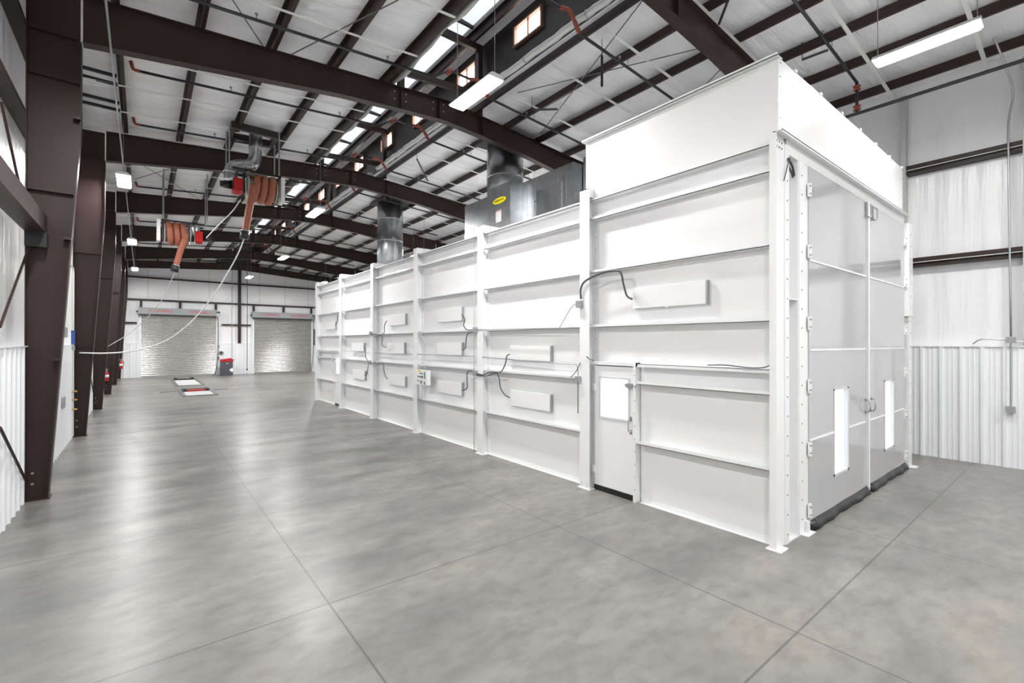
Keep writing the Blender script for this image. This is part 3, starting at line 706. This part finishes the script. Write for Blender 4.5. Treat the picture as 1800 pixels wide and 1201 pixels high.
# interior glow behind the door gap stays inside: a lit interior floor and walls are not visible
# personnel doors
def side_door(y0, y1, near):
    x = 6.09; d = MB(); wz0, wz1 = 1.27, 1.91; z0, z1 = .09, 2.12; w = y1-y0; wy0, wy1 = y0+.13*w/.93, y0+.77*w/.93
    d.box(x, x+.05, y0, wy0, z0, z1); d.box(x, x+.05, wy1, y1, z0, z1); d.box(x, x+.05, wy0, wy1, z0, wz0); d.box(x, x+.05, wy0, wy1, wz1, z1)
    o = d.build('side_door', 'booth', booth)
    f = MB(); t = .035; f.box(x-.012, x, wy0-t, wy0, wz0-t, wz1+t); f.box(x-.012, x, wy1, wy1+t, wz0-t, wz1+t); f.box(x-.012, x, wy0, wy1, wz0-t, wz0); f.box(x-.012, x, wy0, wy1, wz1, wz1+t)
    f.build('window_frame', 'frametrim', o)
    MB().box(x+.03, x+.036, wy0, wy1, wz0, wz1).build('window_glass', 'glass', o)
    MB().box(x-.01, x+.05, y0, y1, .0, .085).build('rubber_sweep', 'rubber', o)
    h = MB(); yh = y0+.06; h.tube(curve([(x, yh, 1.09), (x-.05, yh, 1.1), (x-.06, yh, 1.19), (x-.05, yh, 1.28), (x, yh, 1.29)], 4), .011, 8)
    h.box(x-.006, x, yh-.02, yh+.02, 1.05, 1.12); h.box(x-.006, x, yh-.02, yh+.02, 1.26, 1.33); h.build('handle', 'chrome', o)
    c = MB(); c.box(x-.05, x, y0+.0, y0+.13, 1.79, 1.86); c.tube([(x-.03, y0-.06, 1.825), (x-.03, y0+.16, 1.825)], .014, 8); c.build('latch', 'conduit', o)
    for z in (.35, 1.75): MB().box(x-.02, x, y1-.02, y1+.04, z-.06, z+.06).build('hinge', 'booth_trim', o)
    q = MB(); q.box(x-.04, WP, y0-.055, y0-.01, 0, 2.19); q.box(x-.03, WP, y0-.055, y1+.01, 2.135, 2.19); q.use(1); boltrow(q, x-.04, y0-.045, .2, 2.1, .2)
    q.build('door_frame', ('booth', 'bolt'), booth)
    return o
side_door(4.56, 5.38, True)
side_door(18.27, 19.1, False)

# lamp housings on the booth wall
XB0 = 6.10
def wall_lamp(y0, y1, z0, z1, lab, cap):
    th = thing('wall_lamp_housing', ((6.05), (y0+y1)/2, z0), lab, 'lamp housing', 'white lamp housings on the booth wall')
    k = XB0/6.0; y0, y1, z0, z1 = y0*k, y1*k, 2.5+(z0-2.5)*k, 2.5+(z1-2.5)*k
    MB().box(XB0, WP-.002, y0, y1, z0, z1).build('cover', 'booth', th, bevel=.004)
    MB().box(XB0+.004, WP-.002, y0-.022, y0-.001, z0-.004, z1+.004).build('end_cap', 'conduit', th)
    MB().box(XB0-.006, XB0+.006, (y0+y1)/2-.02, (y0+y1)/2+.02, z0-.014, z0+.0).build('clip', 'booth_trim', th)
BX_L = [(3.32, 4.52, 3.04, 3.36, 'long white lamp housing on the nearest bay, above the side door level'),
        (6.40, 7.62, 2.16, 2.45, 'upper white lamp housing on the second bay, behind a thin conduit'),
        (6.40, 7.62, 1.21, 1.53, 'lower white lamp housing on the second bay'),
        (9.5, 10.69, 3.04, 3.37, 'topmost white lamp housing on the third bay, right of the control box'),
        (9.5, 10.69, 2.21, 2.51, 'middle white lamp housing on the third bay'),
        (9.5, 10.66, 1.23, 1.55, 'lowest white lamp housing on the third bay'),
        (12.57, 13.75, 3.04, 3.36, 'topmost white lamp housing on the fourth bay'),
        (12.64, 13.85, 2.18, 2.51, 'middle white lamp housing on the fourth bay'),
        (12.57, 13.74, 1.22, 1.52, 'lowest white lamp housing on the fourth bay'),
        (15.81, 16.96, 2.21, 2.5, 'upper white lamp housing on the fifth bay'),
        (15.71, 16.86, 1.22, 1.53, 'lower white lamp housing on the fifth bay'),
        (18.85, 20.02, 3.05, 3.35, 'white lamp housing on the farthest bay')]
for a, b, c, d, lab in BX_L: wall_lamp(a, b, c, d, lab, 1)
# cables: given by where they run on the wall (X = 5.99), in photo coordinates
def cable(name, pts, r, m, lab, cat='cable', grp=None, X=5.95, smooth=True):
    P = [at(x, y, X=X) for x, y in pts]
    P = curve(P, 6) if smooth else P
    return tag(MB().tube(P, r, 8).build(name, m, None, True), lab, cat, grp)
G = 'dark flexible cables on the booth wall'
cable('flexible_cable', [(1021, 526), (1021, 508), (1029, 494), (1058, 480), (1084, 476), (1092, 482), (1096, 500), (1102, 520), (1111, 526)], .016, 'cable', 'dark cable arching from grey box over to the nearest lamp housing', grp=G, X=5.93)
cable('flexible_cable', [(838, 657), (850, 659), (862, 654), (880, 654), (888, 640), (891, 626), (896, 623)], .012, 'cable', 'dark cable rising to the upper lamp housing of the second bay', grp=G)
cable('flexible_cable', [(838, 660), (855, 661), (872, 656), (877, 664), (880, 682), (888, 695), (896, 699)], .012, 'cable', 'dark cable curving down to the lower lamp housing of second bay', grp=G)
cable('flexible_cable', [(812, 553), (817, 562), (815, 572), (821, 580), (832, 580)], .012, 'cable', 'dark cable from top lamp housing of third bay', grp=G)
cable('flexible_cable', [(833, 583), (822, 587), (819, 602), (818, 612), (812, 615)], .012, 'cable', 'dark cable to the middle lamp housing of third bay', grp=G)
cable('flexible_cable', [(832, 652), (822, 654), (821, 668), (821, 682), (813, 687)], .012, 'cable', 'dark cable to the lowest lamp housing of third bay', grp=G)
cable('flexible_cable', [(680, 564), (676, 572), (675, 585), (668, 589), (660, 591), (650, 588)], .012, 'cable', 'dark cable to the topmost lamp housing of fourth bay', grp=G)
cable('flexible_cable', [(650, 586), (664, 588), (672, 592), (671, 604), (674, 609), (679, 611)], .012, 'cable', 'dark cable to the middle lamp housing of fourth bay', grp=G)
cable('flexible_cable', [(650, 637), (660, 640), (673, 639), (675, 652), (678, 663), (681, 666)], .012, 'cable', 'dark cable to the lowest lamp housing of fourth bay', grp=G)
cable('flexible_cable', [(639, 609), (642, 614), (643, 628), (648, 636)], .012, 'cable', 'dark cable from upper lamp housing of fifth bay', grp=G)
cable('flexible_cable', [(648, 638), (646, 650), (645, 658), (641, 660)], .012, 'cable', 'dark cable from lower lamp housing of fifth bay', grp=G)
cable('flexible_cable', [(589, 572), (592, 568), (594, 553)], .014, 'cable', 'dark cable beside lamp housing of the farthest bay', grp=G)
cable('loose_wire', [(1031, 627), (1036, 631), (1043, 634)], .008, 'cable', 'short loose dark wire above the side door corner', grp=G)
cable('loose_wire', [(1244, 642), (1275, 642), (1310, 646), (1335, 647), (1350, 644), (1357, 639)], .007, 'cable', 'thin dark wire lying on the rail right of the side door', grp=G, X=6.0)
cable('loose_wire', [(1003, 664), (1012, 654), (1020, 638)], .007, 'cable', 'short thin wire curling near the second post', grp=G)
C2 = 'thin grey conduits on the booth wall'
cable('conduit', [(848, 628), (920, 634), (1014, 641), (1016, 650), (1016, 727)], .010, 'conduit', 'thin grey conduit crossing the second bay and dropping by its post', 'conduit', C2, smooth=False, X=5.97)
cable('conduit', [(838, 580), (900, 578.5), (983, 577), (1003, 542), (1010, 535), (1016, 535)], .008, 'conduit', 'thin conduit from the grey box slanting down to the rail', 'conduit', C2, smooth=False, X=5.96)
cable('conduit', [(733.5, 623), (790, 625), (833, 626.5)], .012, 'conduit', 'thin grey conduit crossing the third bay', 'conduit', C2, smooth=False)
cable('conduit', [(656, 620), (690, 622), (724, 623)], .010, 'conduit', 'thin grey conduit crossing the fourth bay', 'conduit', C2, smooth=False)
cable('conduit', [(601, 616), (625, 618), (650, 620)], .009, 'conduit', 'thin grey conduit crossing the fifth bay', 'conduit', C2, smooth=False)
cable('conduit', [(559, 615.5), (575, 616.5), (594, 617.5)], .012, 'conduit', 'thin grey conduit crossing the farthest bay', 'conduit', C2, smooth=False)
cable('conduit', [(582, 618), (583, 650), (588, 662)], .010, 'conduit', 'short conduit dropping on the farthest bay', 'conduit', C2, smooth=False)
cable('conduit', [(833.5, 400), (833.5, 795)], .006, 'conduit', 'thin vertical conduit beside the third booth post', 'conduit', C2, smooth=False, X=5.975)
cable('control_wire', [(741, 590), (750, 610), (747, 640), (748, 650)], .005, 'rope', 'thin pale wire hanging down to the control box', 'wire')
def jbox(px, py, s, lab, X=5.93):
    p = at(px, py, X=X)
    return tag(MB().box(X-.03, 5.963, p.y-s, p.y+s, p.z-s, p.z+s).build('junction_box', 'conduit', bevel=.004), lab, 'box', 'grey junction boxes on the booth')
jbox(1018, 535, .06, 'small grey junction box on the booth post left of the side door')
jbox(1016, 666, .045, 'small grey fitting low on the post left of side door')
jbox(835, 580, .06, 'upper grey junction box on the post between second and third bays'); jbox(835, 656, .06, 'lower grey junction box on the post between second and third bays')
jbox(651, 586, .06, 'upper grey junction box on the post between fourth and fifth bays'); jbox(650, 637, .06, 'lower grey junction box on the post between fourth and fifth bays')
# control box on the third post
p0, p1 = at(734, 650, X=5.9), at(753, 678, X=5.9)
th = thing('control_box', (5.93, (p0.y+p1.y)/2, p1.z), 'white control box with black buttons on the post between third and fourth bays', 'control box')
ya, yb, za, zb = p1.y, p0.y, p1.z, p0.z
MB().box(5.86, 5.964, ya, yb, za, zb).build('enclosure', 'white', th, bevel=.006)
q = MB()
for u, v in ((.58, .78), (.42, .78), (.8, .55), (.68, .55), (.57, .55), (.45, .58), (.38, .55), (.42, .5), (.8, .25), (.22, .2), (.22, .1)):
    yy = ya+(yb-ya)*u; zz = za+(zb-za)*v; q.tube([(5.845, yy, zz), (5.861, yy, zz)], .018, 8)
q.build('button', 'black', th)
MB().tube([(5.85, ya+(yb-ya)*.52, za+(zb-za)*.2), (5.861, ya+(yb-ya)*.52, za+(zb-za)*.2)], .05, 14).build('gauge', 'bolt', th)
MB().box(5.855, 5.862, ya+(yb-ya)*.16, ya+(yb-ya)*.26, za+(zb-za)*.45, za+(zb-za)*.9).build('indicator_strip', 'green', th)
MB().box(5.855, 5.862, ya+(yb-ya)*.55, ya+(yb-ya)*.8, za+(zb-za)*.88, zb).build('warning_label', 'yellow', th)
MB().tube([(5.9, ya+(yb-ya)*.2, zb), (5.9, ya+(yb-ya)*.2, zb+.14)], .012, 8).build('conduit_stub', 'conduit', th)
# corner cables
tag(MB().tube(curve([(6.34, BY+.1, 4.86), (6.45, BY+.04, 4.86), (6.55, BY+.02, 4.78), (6.63, BY+.03, 4.68)]), .014, 8).tube(curve([(6.36, BY+.12, 4.83), (6.45, BY+.06, 4.81), (6.55, BY+.04, 4.73), (6.62, BY+.04, 4.66)]), .012, 8).build('cable_loop', 'cable', None, True), 'dark cable loop in the recess at top of the booth front corner', 'cable')
tag(MB().tube([(6.31, BY-.03, 4.78), (6.16, BY-.03, 4.50)], .007, 6).tube([(6.30, BY-.035, 4.79), (6.32, BY-.012, 4.81)], .018, 8).build('loose_wire', 'cable'), 'short slanting black wire near the top of the front corner post', 'wire')

# ------------------------------------------------------------------ ducts and air unit on the booth roof
def duct(x, y, r, z0, z1, lab, bands):
    th = thing('exhaust_duct', (x, y, z0), lab, 'duct', 'round exhaust ducts')
    pts = []; n = 32
    MB().tube([(x, y, z0), (x, y, z1)], r, n).build('duct_shell', 'galvdark', th, True)
    for z in bands: MB().tube([(x, y, z-.02), (x, y, z-.005), (x, y, z+.005), (x, y, z+.02)], r, n, rad=[r+.004, r+.014, r+.014, r+.004]).build('seam_band', 'galv', th, True)
    MB().box(x-r-.12, x+r+.12, y-r-.12, y+r+.12, z1-.1, z1).build('roof_curb', 'brown_dk', th)
duct(8.55, 19.4, .55, 4.96, 8.72, 'round galvanised exhaust duct rising from the booth roof to the ceiling, farther one', (6.0, 6.95, 7.9))
XB_, XA_ = 7.55, 7.2
ya0 = at(897, 320, X=XA_).y; top_a = at(897, 317, X=XA_).z; ya1 = at(858, 335, X=XA_).y
xb = at(918, 320, Y=ya0).x; yb0 = at(1008, 284, X=xb).y; top_b = at(1008, 284, X=xb).z
yc = at(818, 361, X=xb).y; top_c = at(830, 358, X=xb).z
unit = thing('air_unit', (8.5, 9, 4.97), 'galvanised air supply unit with yellow oval sign on top of the booth', 'air unit')
RB = 4.965
MB().box(XA_, xb+.02, ya0, ya1, RB, top_a).build('front_cabinet', 'galv', unit)
MB().box(xb, xb+1.9, yb0, ya0+.5, RB, top_b).build('fan_housing', 'galv', unit)
MB().box(xb-.02, xb+1.9, ya1-.02, yc, RB, top_c).build('side_plenum', 'galv', unit)
MB().box(xb+.02, xb+1.9, ya0+.5, ya1+.0, RB, top_b-.35).build('core_housing', 'galv', unit)
da, db = at(943, 340, X=xb), at(987, 325, X=xb)
dz0 = RB+.02; dz1 = at(965, 328, X=xb).z
acc = MB().box(xb-.012, xb-.001, at(987, 340, X=xb).y, at(942, 340, X=xb).y, dz0, dz1).build('access_door', 'galvdark', unit)
q = MB()
for yy in (at(942, 340, X=xb).y, at(987, 340, X=xb).y): q.box(xb-.02, xb, yy-.012, yy+.012, RB, dz1)
q.build('door_edge', 'galv', unit)
q = MB()
for px in (942, 987): yy = at(px, 340, X=xb).y; q.tube([(xb-.04, yy, dz1-.25), (xb, yy, dz1-.25)], .02, 8)
q.tube([(xb-.05, at(954, 340, X=xb).y, dz1), (xb-.01, at(954, 340, X=xb).y, dz1)], .015, 6); q.build('knob', 'chrome', unit)
# seams on sheet metal
q = MB()
for px in (927, 980, 995): yy = at(px, 320, X=xb).y; q.box(xb-.006, xb, yy-.006, yy+.006, RB, top_b)
q.box(XA_-.006, XA_, ya0, ya0+.02, RB, top_a); q.build('sheet_seam', 'galvdark', unit)
s0 = at(877.5, 352.5, X=XA_-.012); hwid = abs(at(866, 352, X=XA_).y-at(889, 352, X=XA_).y)/2
sg = MB(); n = 28; sg.prism([(s0.y+hwid*math.cos(2*math.pi*j/n), s0.z+.062*1.3*math.sin(2*math.pi*j/n)) for j in range(n)], 'X', XA_-.012, XA_-.001)
so = sg.build('oval_sign', 'yellow', unit)
text('lettering', 'GARMAT USA', .062, 'signtext', (XA_-.016, s0.y, s0.z), (0, -1, 0), (0, 0, 1), so, 1.0)
p0, p1 = at(872, 371.5, X=XA_), at(881, 389, X=XA_)
lb = MB().box(XA_-.008, XA_-.001, p1.y, p0.y, p1.z, p0.z).build('rating_label', 'white', unit)
MB().box(XA_-.011, XA_-.008, p1.y+.01, p0.y-.01, p0.z-.03, p0.z-.015).build('label_stripe', 'redtext', lb)
MB().tube([(xb+.1, ya1+.02, top_c+.08), (xb-.05, ya1+.18, top_c+.08)], .1, 12).build('pipe_stub', 'drum', unit, True)
fx = at(890, 262, Y=yc-.4)
duct(8.75, at(888, 300, X=8.75).y, .56, top_b-.3, 8.72, 'round galvanised exhaust duct above the yellow-signed unit, nearer one', (7.55,))
# second boxy duct seen at the right of the housing
o = MB(); o.box(xb+.3, xb+2.2, yb0-.75, yb0-.02, RB, top_b+.15)
tag(o.build('square_duct', 'galv'), 'dark square sheet metal duct behind the booth parapet', 'duct')
tag(MB().tube([(6.6, at(825, 413, X=6.6).y, 5.1), (6.6, at(765, 438, X=6.6).y, 5.1)], .03, 8).build('door_closer_rod', 'black'), 'short black strut lying on the booth roof edge at the third post', 'strut')

# ------------------------------------------------------------------ hose reels
def reel(Y, s, c, flip, zc, lab, hose_end, nm):
    """s: size factor; c: x of the middle; flip mirrors left-right"""
    f = -1 if flip else 1
    def X(u): return c+f*u
    th = thing('hose_reel', (c, Y, zc-.5), lab, 'hose reel', 'exhaust hose reels')
    R = .30
    MB().tube([(X(-.12), Y, zc), (X(.56), Y, zc)], R*.72, 24).build('drum', 'drum', th, True)
    for u in (-.14, .58): MB().tube([(X(u)-.012, Y, zc), (X(u)+.012, Y, zc)], R+.03, 24).build('drum_flange', 'drum', th, True)
    # coils
    n = 110; P = []
    for i in range(n+1):
        t = i/n*2.85; a = -math.pi/2-2*math.pi*t; u = .0+.56*t/2.85
        P.append((X(u), Y+math.cos(a)*(R+.02), zc+math.sin(a)*(R+.02)))
    he = Vector(hose_end)
    st = Vector((X(-.02), Y-R-.02, zc))
    P2 = curve([he, he*.5+st*.5+Vector((0, 0, .05)), st], 24)
    rad = [.088+.007*(i % 2) for i in range(len(P2))]
    MB().tube(P2, .09, 14, rad=rad).build('hanging_hose', 'hose', th, True)
    vs = []; rad = [.092+.006*(i % 2) for i in range(len(P))]
    P = [(p[0], p[1], p[2]) for p in P]
    MB().tube(P, .095, 14, rad=rad).build('hose_coil', 'hose', th, True)
    d = (he-P2[3]).normalized()
    nz = MB().tube([he+d*-.02, he+d*.2], .115, 14).build('nozzle', 'black', th, True)
    MB().tube([he-d*.06, he-d*.01], .105, 14).build('nozzle_clamp', 'chrome', nz, True)
    # frame
    fr = MB(); fr.box(min(X(-.55), X(.68)), max(X(-.55), X(.68)), Y-.33, Y-.28, zc+.36, zc+.41); fr.box(min(X(-.55), X(.68)), max(X(-.55), X(.68)), Y+.28, Y+.33, zc+.36, zc+.41)
    for u in (-.22, .64): fr.box(X(u)-.02, X(u)+.02, Y-.06, Y+.06, zc-.2, zc+.4); fr.box(X(u)-.02, X(u)+.02, Y-.33, Y+.33, zc+.34, zc+.38)
    fr.build('frame', 'black', th)
    MB().box(X(.70), X(.80), Y-.2, Y+.2, zc-.3, zc+.42).build('end_panel', 'white', th)
    MB().tube([(X(-.5), Y, zc-.05), (X(-.28), Y, zc-.05)], .21, 20).build('fan_casing', 'red', th, True)
    MB().box(X(-.5), X(-.28), Y-.22, Y-.05, zc-.2, zc+.16).build('fan_outlet', 'red', th)
    MB().tube([(X(-.72), Y, zc-.03), (X(-.52), Y, zc-.03)], .1, 14).build('motor', 'black', th, True)
    MB().box(X(-.8), X(-.7), Y-.06, Y+.06, zc-.1, zc+.04).build('switch_box', 'black', th)
    for u in (-.62, .62):
        for dy in (-.3, .3): MB().tube([(X(u), Y+dy, zc+.4), (X(u), Y+dy, T(X(u))+.01)], .02, 8).build('hanger_strut', 'conduit', th)
    return X
e1 = at(431, 408, Y=14.75); zc1 = at(455, 335, Y=15.0).z; c1 = at(443, 340, Y=15.0).x+.02
X1 = reel(15.0, 1, c1, False, zc1+.03, 'nearer orange exhaust hose reel hanging from roof with silver duct above', e1, 1)
e2 = at(309, 468, Y=19.9); c2 = at(312, 420, Y=20.).x+.22; zc2 = at(310, 412, Y=20.).z
reel(20.0, 1, c2, True, zc2, 'farther orange exhaust hose reel hanging beside the left row of lamps', e2, 2)
# silver duct to the nearer reel
th = thing('reel_duct', (c1, 15, 8), 'shiny silver elbow duct from the roof down to the nearer hose reel', 'duct')
pa = [at(450, 232, Y=15.25), at(449, 262, Y=15.2), at(448, 280, Y=15.15), at(440, 291, Y=15.1), at(425, 292, Y=15.05), at(412, 293, Y=15.0), at(405, 304, Y=15.0), at(408, 320, Y=15.0)]
MB().tube(curve(pa, 3), .17, 18).build('duct_shell', 'galv', th, True)
q = MB()
for i in (1, 3, 4, 6): d_ = (pa[i+1]-pa[i-1]).normalized()*.02; q.tube([pa[i]-d_, pa[i]+d_], .182, 18)
q.build('seam_band', 'chrome', th, True)
MB().box(1.9, 3.1, 14.75, 14.87, 8.42, 8.60).box(1.9, 3.1, 15.5, 15.62, 8.42, 8.60).box(1.9, 2.02, 14.87, 15.5, 8.42, 8.6).box(2.98, 3.1, 14.87, 15.5, 8.42, 8.6).build('roof_curb', 'brown_dk', th)
tag(MB().tube(curve([at(341, 396, Y=20), at(341, 408, Y=20), at(341, 414, Y=20)], 2), .17, 14).build('reel_duct', 'galv', None, True), 'short silver duct elbow above the red fan of the farther reel', 'duct')
# ropes
def rope(pts, lab, r=.018):
    P = [at(x, y, Y=yy) for x, y, yy in pts]
    return tag(MB().tube(curve(P, 8), r, 6).build('rope', 'rope', None, True), lab, 'rope', 'white ropes from the hose reels')
rope([(430, 418, 14.75), (418, 447, 14.8), (400, 480, 14.9), (375, 520, 15.1), (335, 567, 15.4), (290, 600, 15.7), (240, 616, 16.1), (190, 621, 16.5), (140, 620.5, 16.86)], 'long white rope sagging from the nearer hose nozzle to the second left column')
rope([(308, 477, 19.9), (298, 500, 20.6), (283, 530, 21.6), (255, 562, 23.4), (225, 588, 25.8), (190, 609, 29.6)], 'thinner white rope from the farther hose nozzle to the fourth left column', .014)
rope([(423, 351, 14.8), (408, 372, 15.3), (380, 400, 16.4), (363, 418, 17.8)], 'short pale cord slanting from the nearer reel toward the farther one', .014)

# ------------------------------------------------------------------ left wall bits
p = at(125, 400, X=-1.40)
th = thing('wall_pipe', (-1.36, 16.5, 0), 'pale vertical air line with valves in front of the second left column', 'pipe')
yy = 16.72
MB().tube([(-1.42, yy, .05), (-1.42, yy, 4.35), (-1.42, yy-.1, 4.45), (-1.42, yy-1.3, 4.48)], .024, 8).build('tube', 'strap', th)
q = MB(); q.tube([(-1.42, yy, 2.45), (-1.42, yy, 2.82)], .04, 10); q.build('filter', 'blue', th)
for z in (.75, 1.0, 1.22): MB().tube([(-1.43, yy-.02, z), (-1.33, yy-.02, z)], .026, 8).build('valve', 'brass', th)
MB().tube([(-1.42, yy, 2.3), (-1.42, yy, 2.42)], .045, 8).build('regulator', 'conduit', th)
tag(MB().box(XL+.03, XL+.1, at(112, 578, X=-1.4).y-.2, at(112, 578, X=-1.4).y+.2, 2.62, 2.85).build('outlet_box', 'conduit'), 'small grey outlet box on left wall between the first two columns', 'box')
tag(MB().box(XL+.03, XL+.06, 14.6, 14.95, 1.0, 1.25).build('outlet_box', 'conduit'), 'low grey outlet box on the liner before the second left column', 'box')
# clip stubs on nearest column
for px, py, l in ((135, 209, 'upper'), (100, 632, 'lower'), (118, 420, 'middle')):
    p = at(px, py, Y=10.46); tag(MB().box(p.x-.04, p.x+.05, 10.40, 10.55, p.z-.02, p.z+.02).build('clip_bracket', 'brown_dk'), 'small dark clip bracket on the nearest left column, the %s one' % l, 'bracket', 'clip brackets on the nearest column')

def extinguisher(x, y, z, lab):
    th = thing('fire_extinguisher', (x, y, z), lab, 'fire extinguisher', 'fire extinguishers')
    MB().tube([(x, y, z), (x, y, z+.03), (x, y, z+.38), (x, y, z+.44), (x, y, z+.47)], .08, 16, rad=[.07, .085, .085, .055, .03]).build('cylinder', 'red', th, True)
    MB().tube([(x, y, z+.18), (x, y, z+.3)], .087, 16).build('paper_label', 'white', th, True)
    MB().box(x-.12, x+.04, y-.02, y+.02, z+.5, z+.53).box(x-.1, x+.05, y-.015, y+.015, z+.56, z+.585).box(x-.02, x+.02, y-.02, y+.02, z+.45, z+.57).build('handle', 'chrome', th)
    MB().tube(curve([(x+.03, y, z+.5), (x+.12, y, z+.42), (x+.12, y, z+.2)], 4), .014, 6).build('hose', 'black', th)
    MB().box(x-.02, x+.02, y+.08, y+.145, z+.1, z+.4).build('bracket', 'black', th)
p = at(187.5, 668, Y=29.55); extinguisher(p.x, 29.55, .68-.02, 'red fire extinguisher with white label on the fourth left column')
p = at(213, 636, Y=36.0); extinguisher(p.x, 35.96, .95, 'smaller-looking red fire extinguisher on the fifth left column')

# floor lift pads, cabinet, far wall bits
def pad(x0, x1, y0, y1, lab, open_):
    th = thing('floor_lift_pad', ((x0+x1)/2, (y0+y1)/2, 0), lab, 'floor lift', 'floor lift pads')
    t = .16
    MB().box(x0, x1, y0, y0+t*1.3, 0.0, .03).box(x0, x1, y1-t*1.3, y1, 0, .03).box(x0, x0+t, y0+t*1.3, y1-t*1.3, 0, .03).box(x1-t, x1, y0+t*1.3, y1-t*1.3, 0, .03).build('frame', 'steelplate', th)
    ys = y0+(y1-y0)*(.55 if open_ else .8)
    MB().box(x0+t, x1-t, y0+t*1.3, ys, 0, .02).build('deck', 'liftdeck', th)
    MB().box(x0+t, x1-t, ys, y1-t*1.3, 0, .008).build('pit_cover', 'black' if open_ else 'steelplate', th)
    MB().box(x0+t+.1, x1-t-.1, ys+.1, ys+(.6 if open_ else .3), .008, .09).build('cross_bar', 'red' if open_ else 'brown', th)
    for xx in (x0+t, x1-t-.16): MB().box(xx, xx+.16, ys+.05, ys+.9, .008, .13).build('arm', 'black', th)
pad(1.50, 2.92, 32.8, 39.2, 'farther floor lift pad with pale deck in front of the left door', False)
pad(1.47, 2.9, 26.3, 30.65, 'nearer floor lift pad with dark open end and red bar', True)
for a, b, l in ((.68, 1.4, 'left'), (2.98, 3.65, 'right')):
    tag(MB().box(a, b, 29.35, 29.55, 0, .02).build('floor_slot', 'steelplate'), 'short dark floor slot %s of the nearer lift pad' % l, 'slot', 'floor slots by the lift')
th = thing('tool_cabinet', (5.06, 41.6, 0), 'charcoal cabinet with red lid standing against the far wall', 'cabinet')
MB().box(4.68, 5.46, 41.25, 42.0, 0, 1.08).build('body', 'charcoal', th, bevel=.01)
MB().prism([(4.66, 1.08), (5.48, 1.08), (5.44, 1.24), (5.34, 1.32), (4.72, 1.24), (4.66, 1.2)], 'Y', 41.22, 42.02).build('lid', 'red', th)
MB().prism([(5.0, .98), (5.16, .98), (5.08, .84)], 'Y', 41.235, 41.25).build('emblem', 'redtext', th)
MB().prism([(5.035, .965), (5.125, .965), (5.08, .89)], 'Y', 41.225, 41.235).build('emblem_inset', 'white', th)
c = Vector((5.38, 41.22)); a = .55; cs, sn = math.cos(a), math.sin(a)
MB().prism([(5.38+u*cs-v*sn, .42+u*sn+v*cs) for u, v in ((-.12, -.12), (.12, -.12), (.12, .12), (-.12, .12))], 'Y', 41.23, 41.245).build('paper_tag', 'white', th)
tag(MB().tube([(4.84, YF-.16, 1.72), (4.84, YF-.03, 1.72)], .13, 16).build('wall_reel', 'charcoal', None, True), 'round dark wall unit above the charcoal cabinet', 'wall unit')
tag(MB().box(4.62, 4.70, YF-.12, YF-.03, 1.2, 1.4).build('switch_box', 'charcoal'), 'small dark switch box left of the charcoal cabinet lid', 'box')
tag(MB().box(4.52+.13, 4.52+.2, YF-.1, YF-.03, 2.1, 2.3).build('switch_box', 'conduit'), 'small grey switch box beside the left door rail', 'box')
x = at(408, 560, Y=YF-.06).x
tag(MB().tube([(x, YF-.06, 1.2), (x, YF-.06, 8.2)], .02, 6).build('conduit', 'conduit'), 'thin grey vertical conduit on far wall above the cabinet', 'conduit')
x = at(434.5, 560, Y=YF-.3).x
tag(MB().tube([(x, YF-.3, .35), (x, YF-.3, T(x)-.5)], .022, 6).tube([(x, YF-.3, .3), (x, YF-.3, .42)], .05, 8).build('pull_cord', 'blackpipe'), 'long thin black pull cord hanging between centre post and right door', 'cord')
tag(MB().box(5.55, 5.72, YF-.1, YF-.03, 1.12, 1.22).build('outlet_box', 'conduit'), 'small outlet box on the far wall right of the cabinet', 'box')
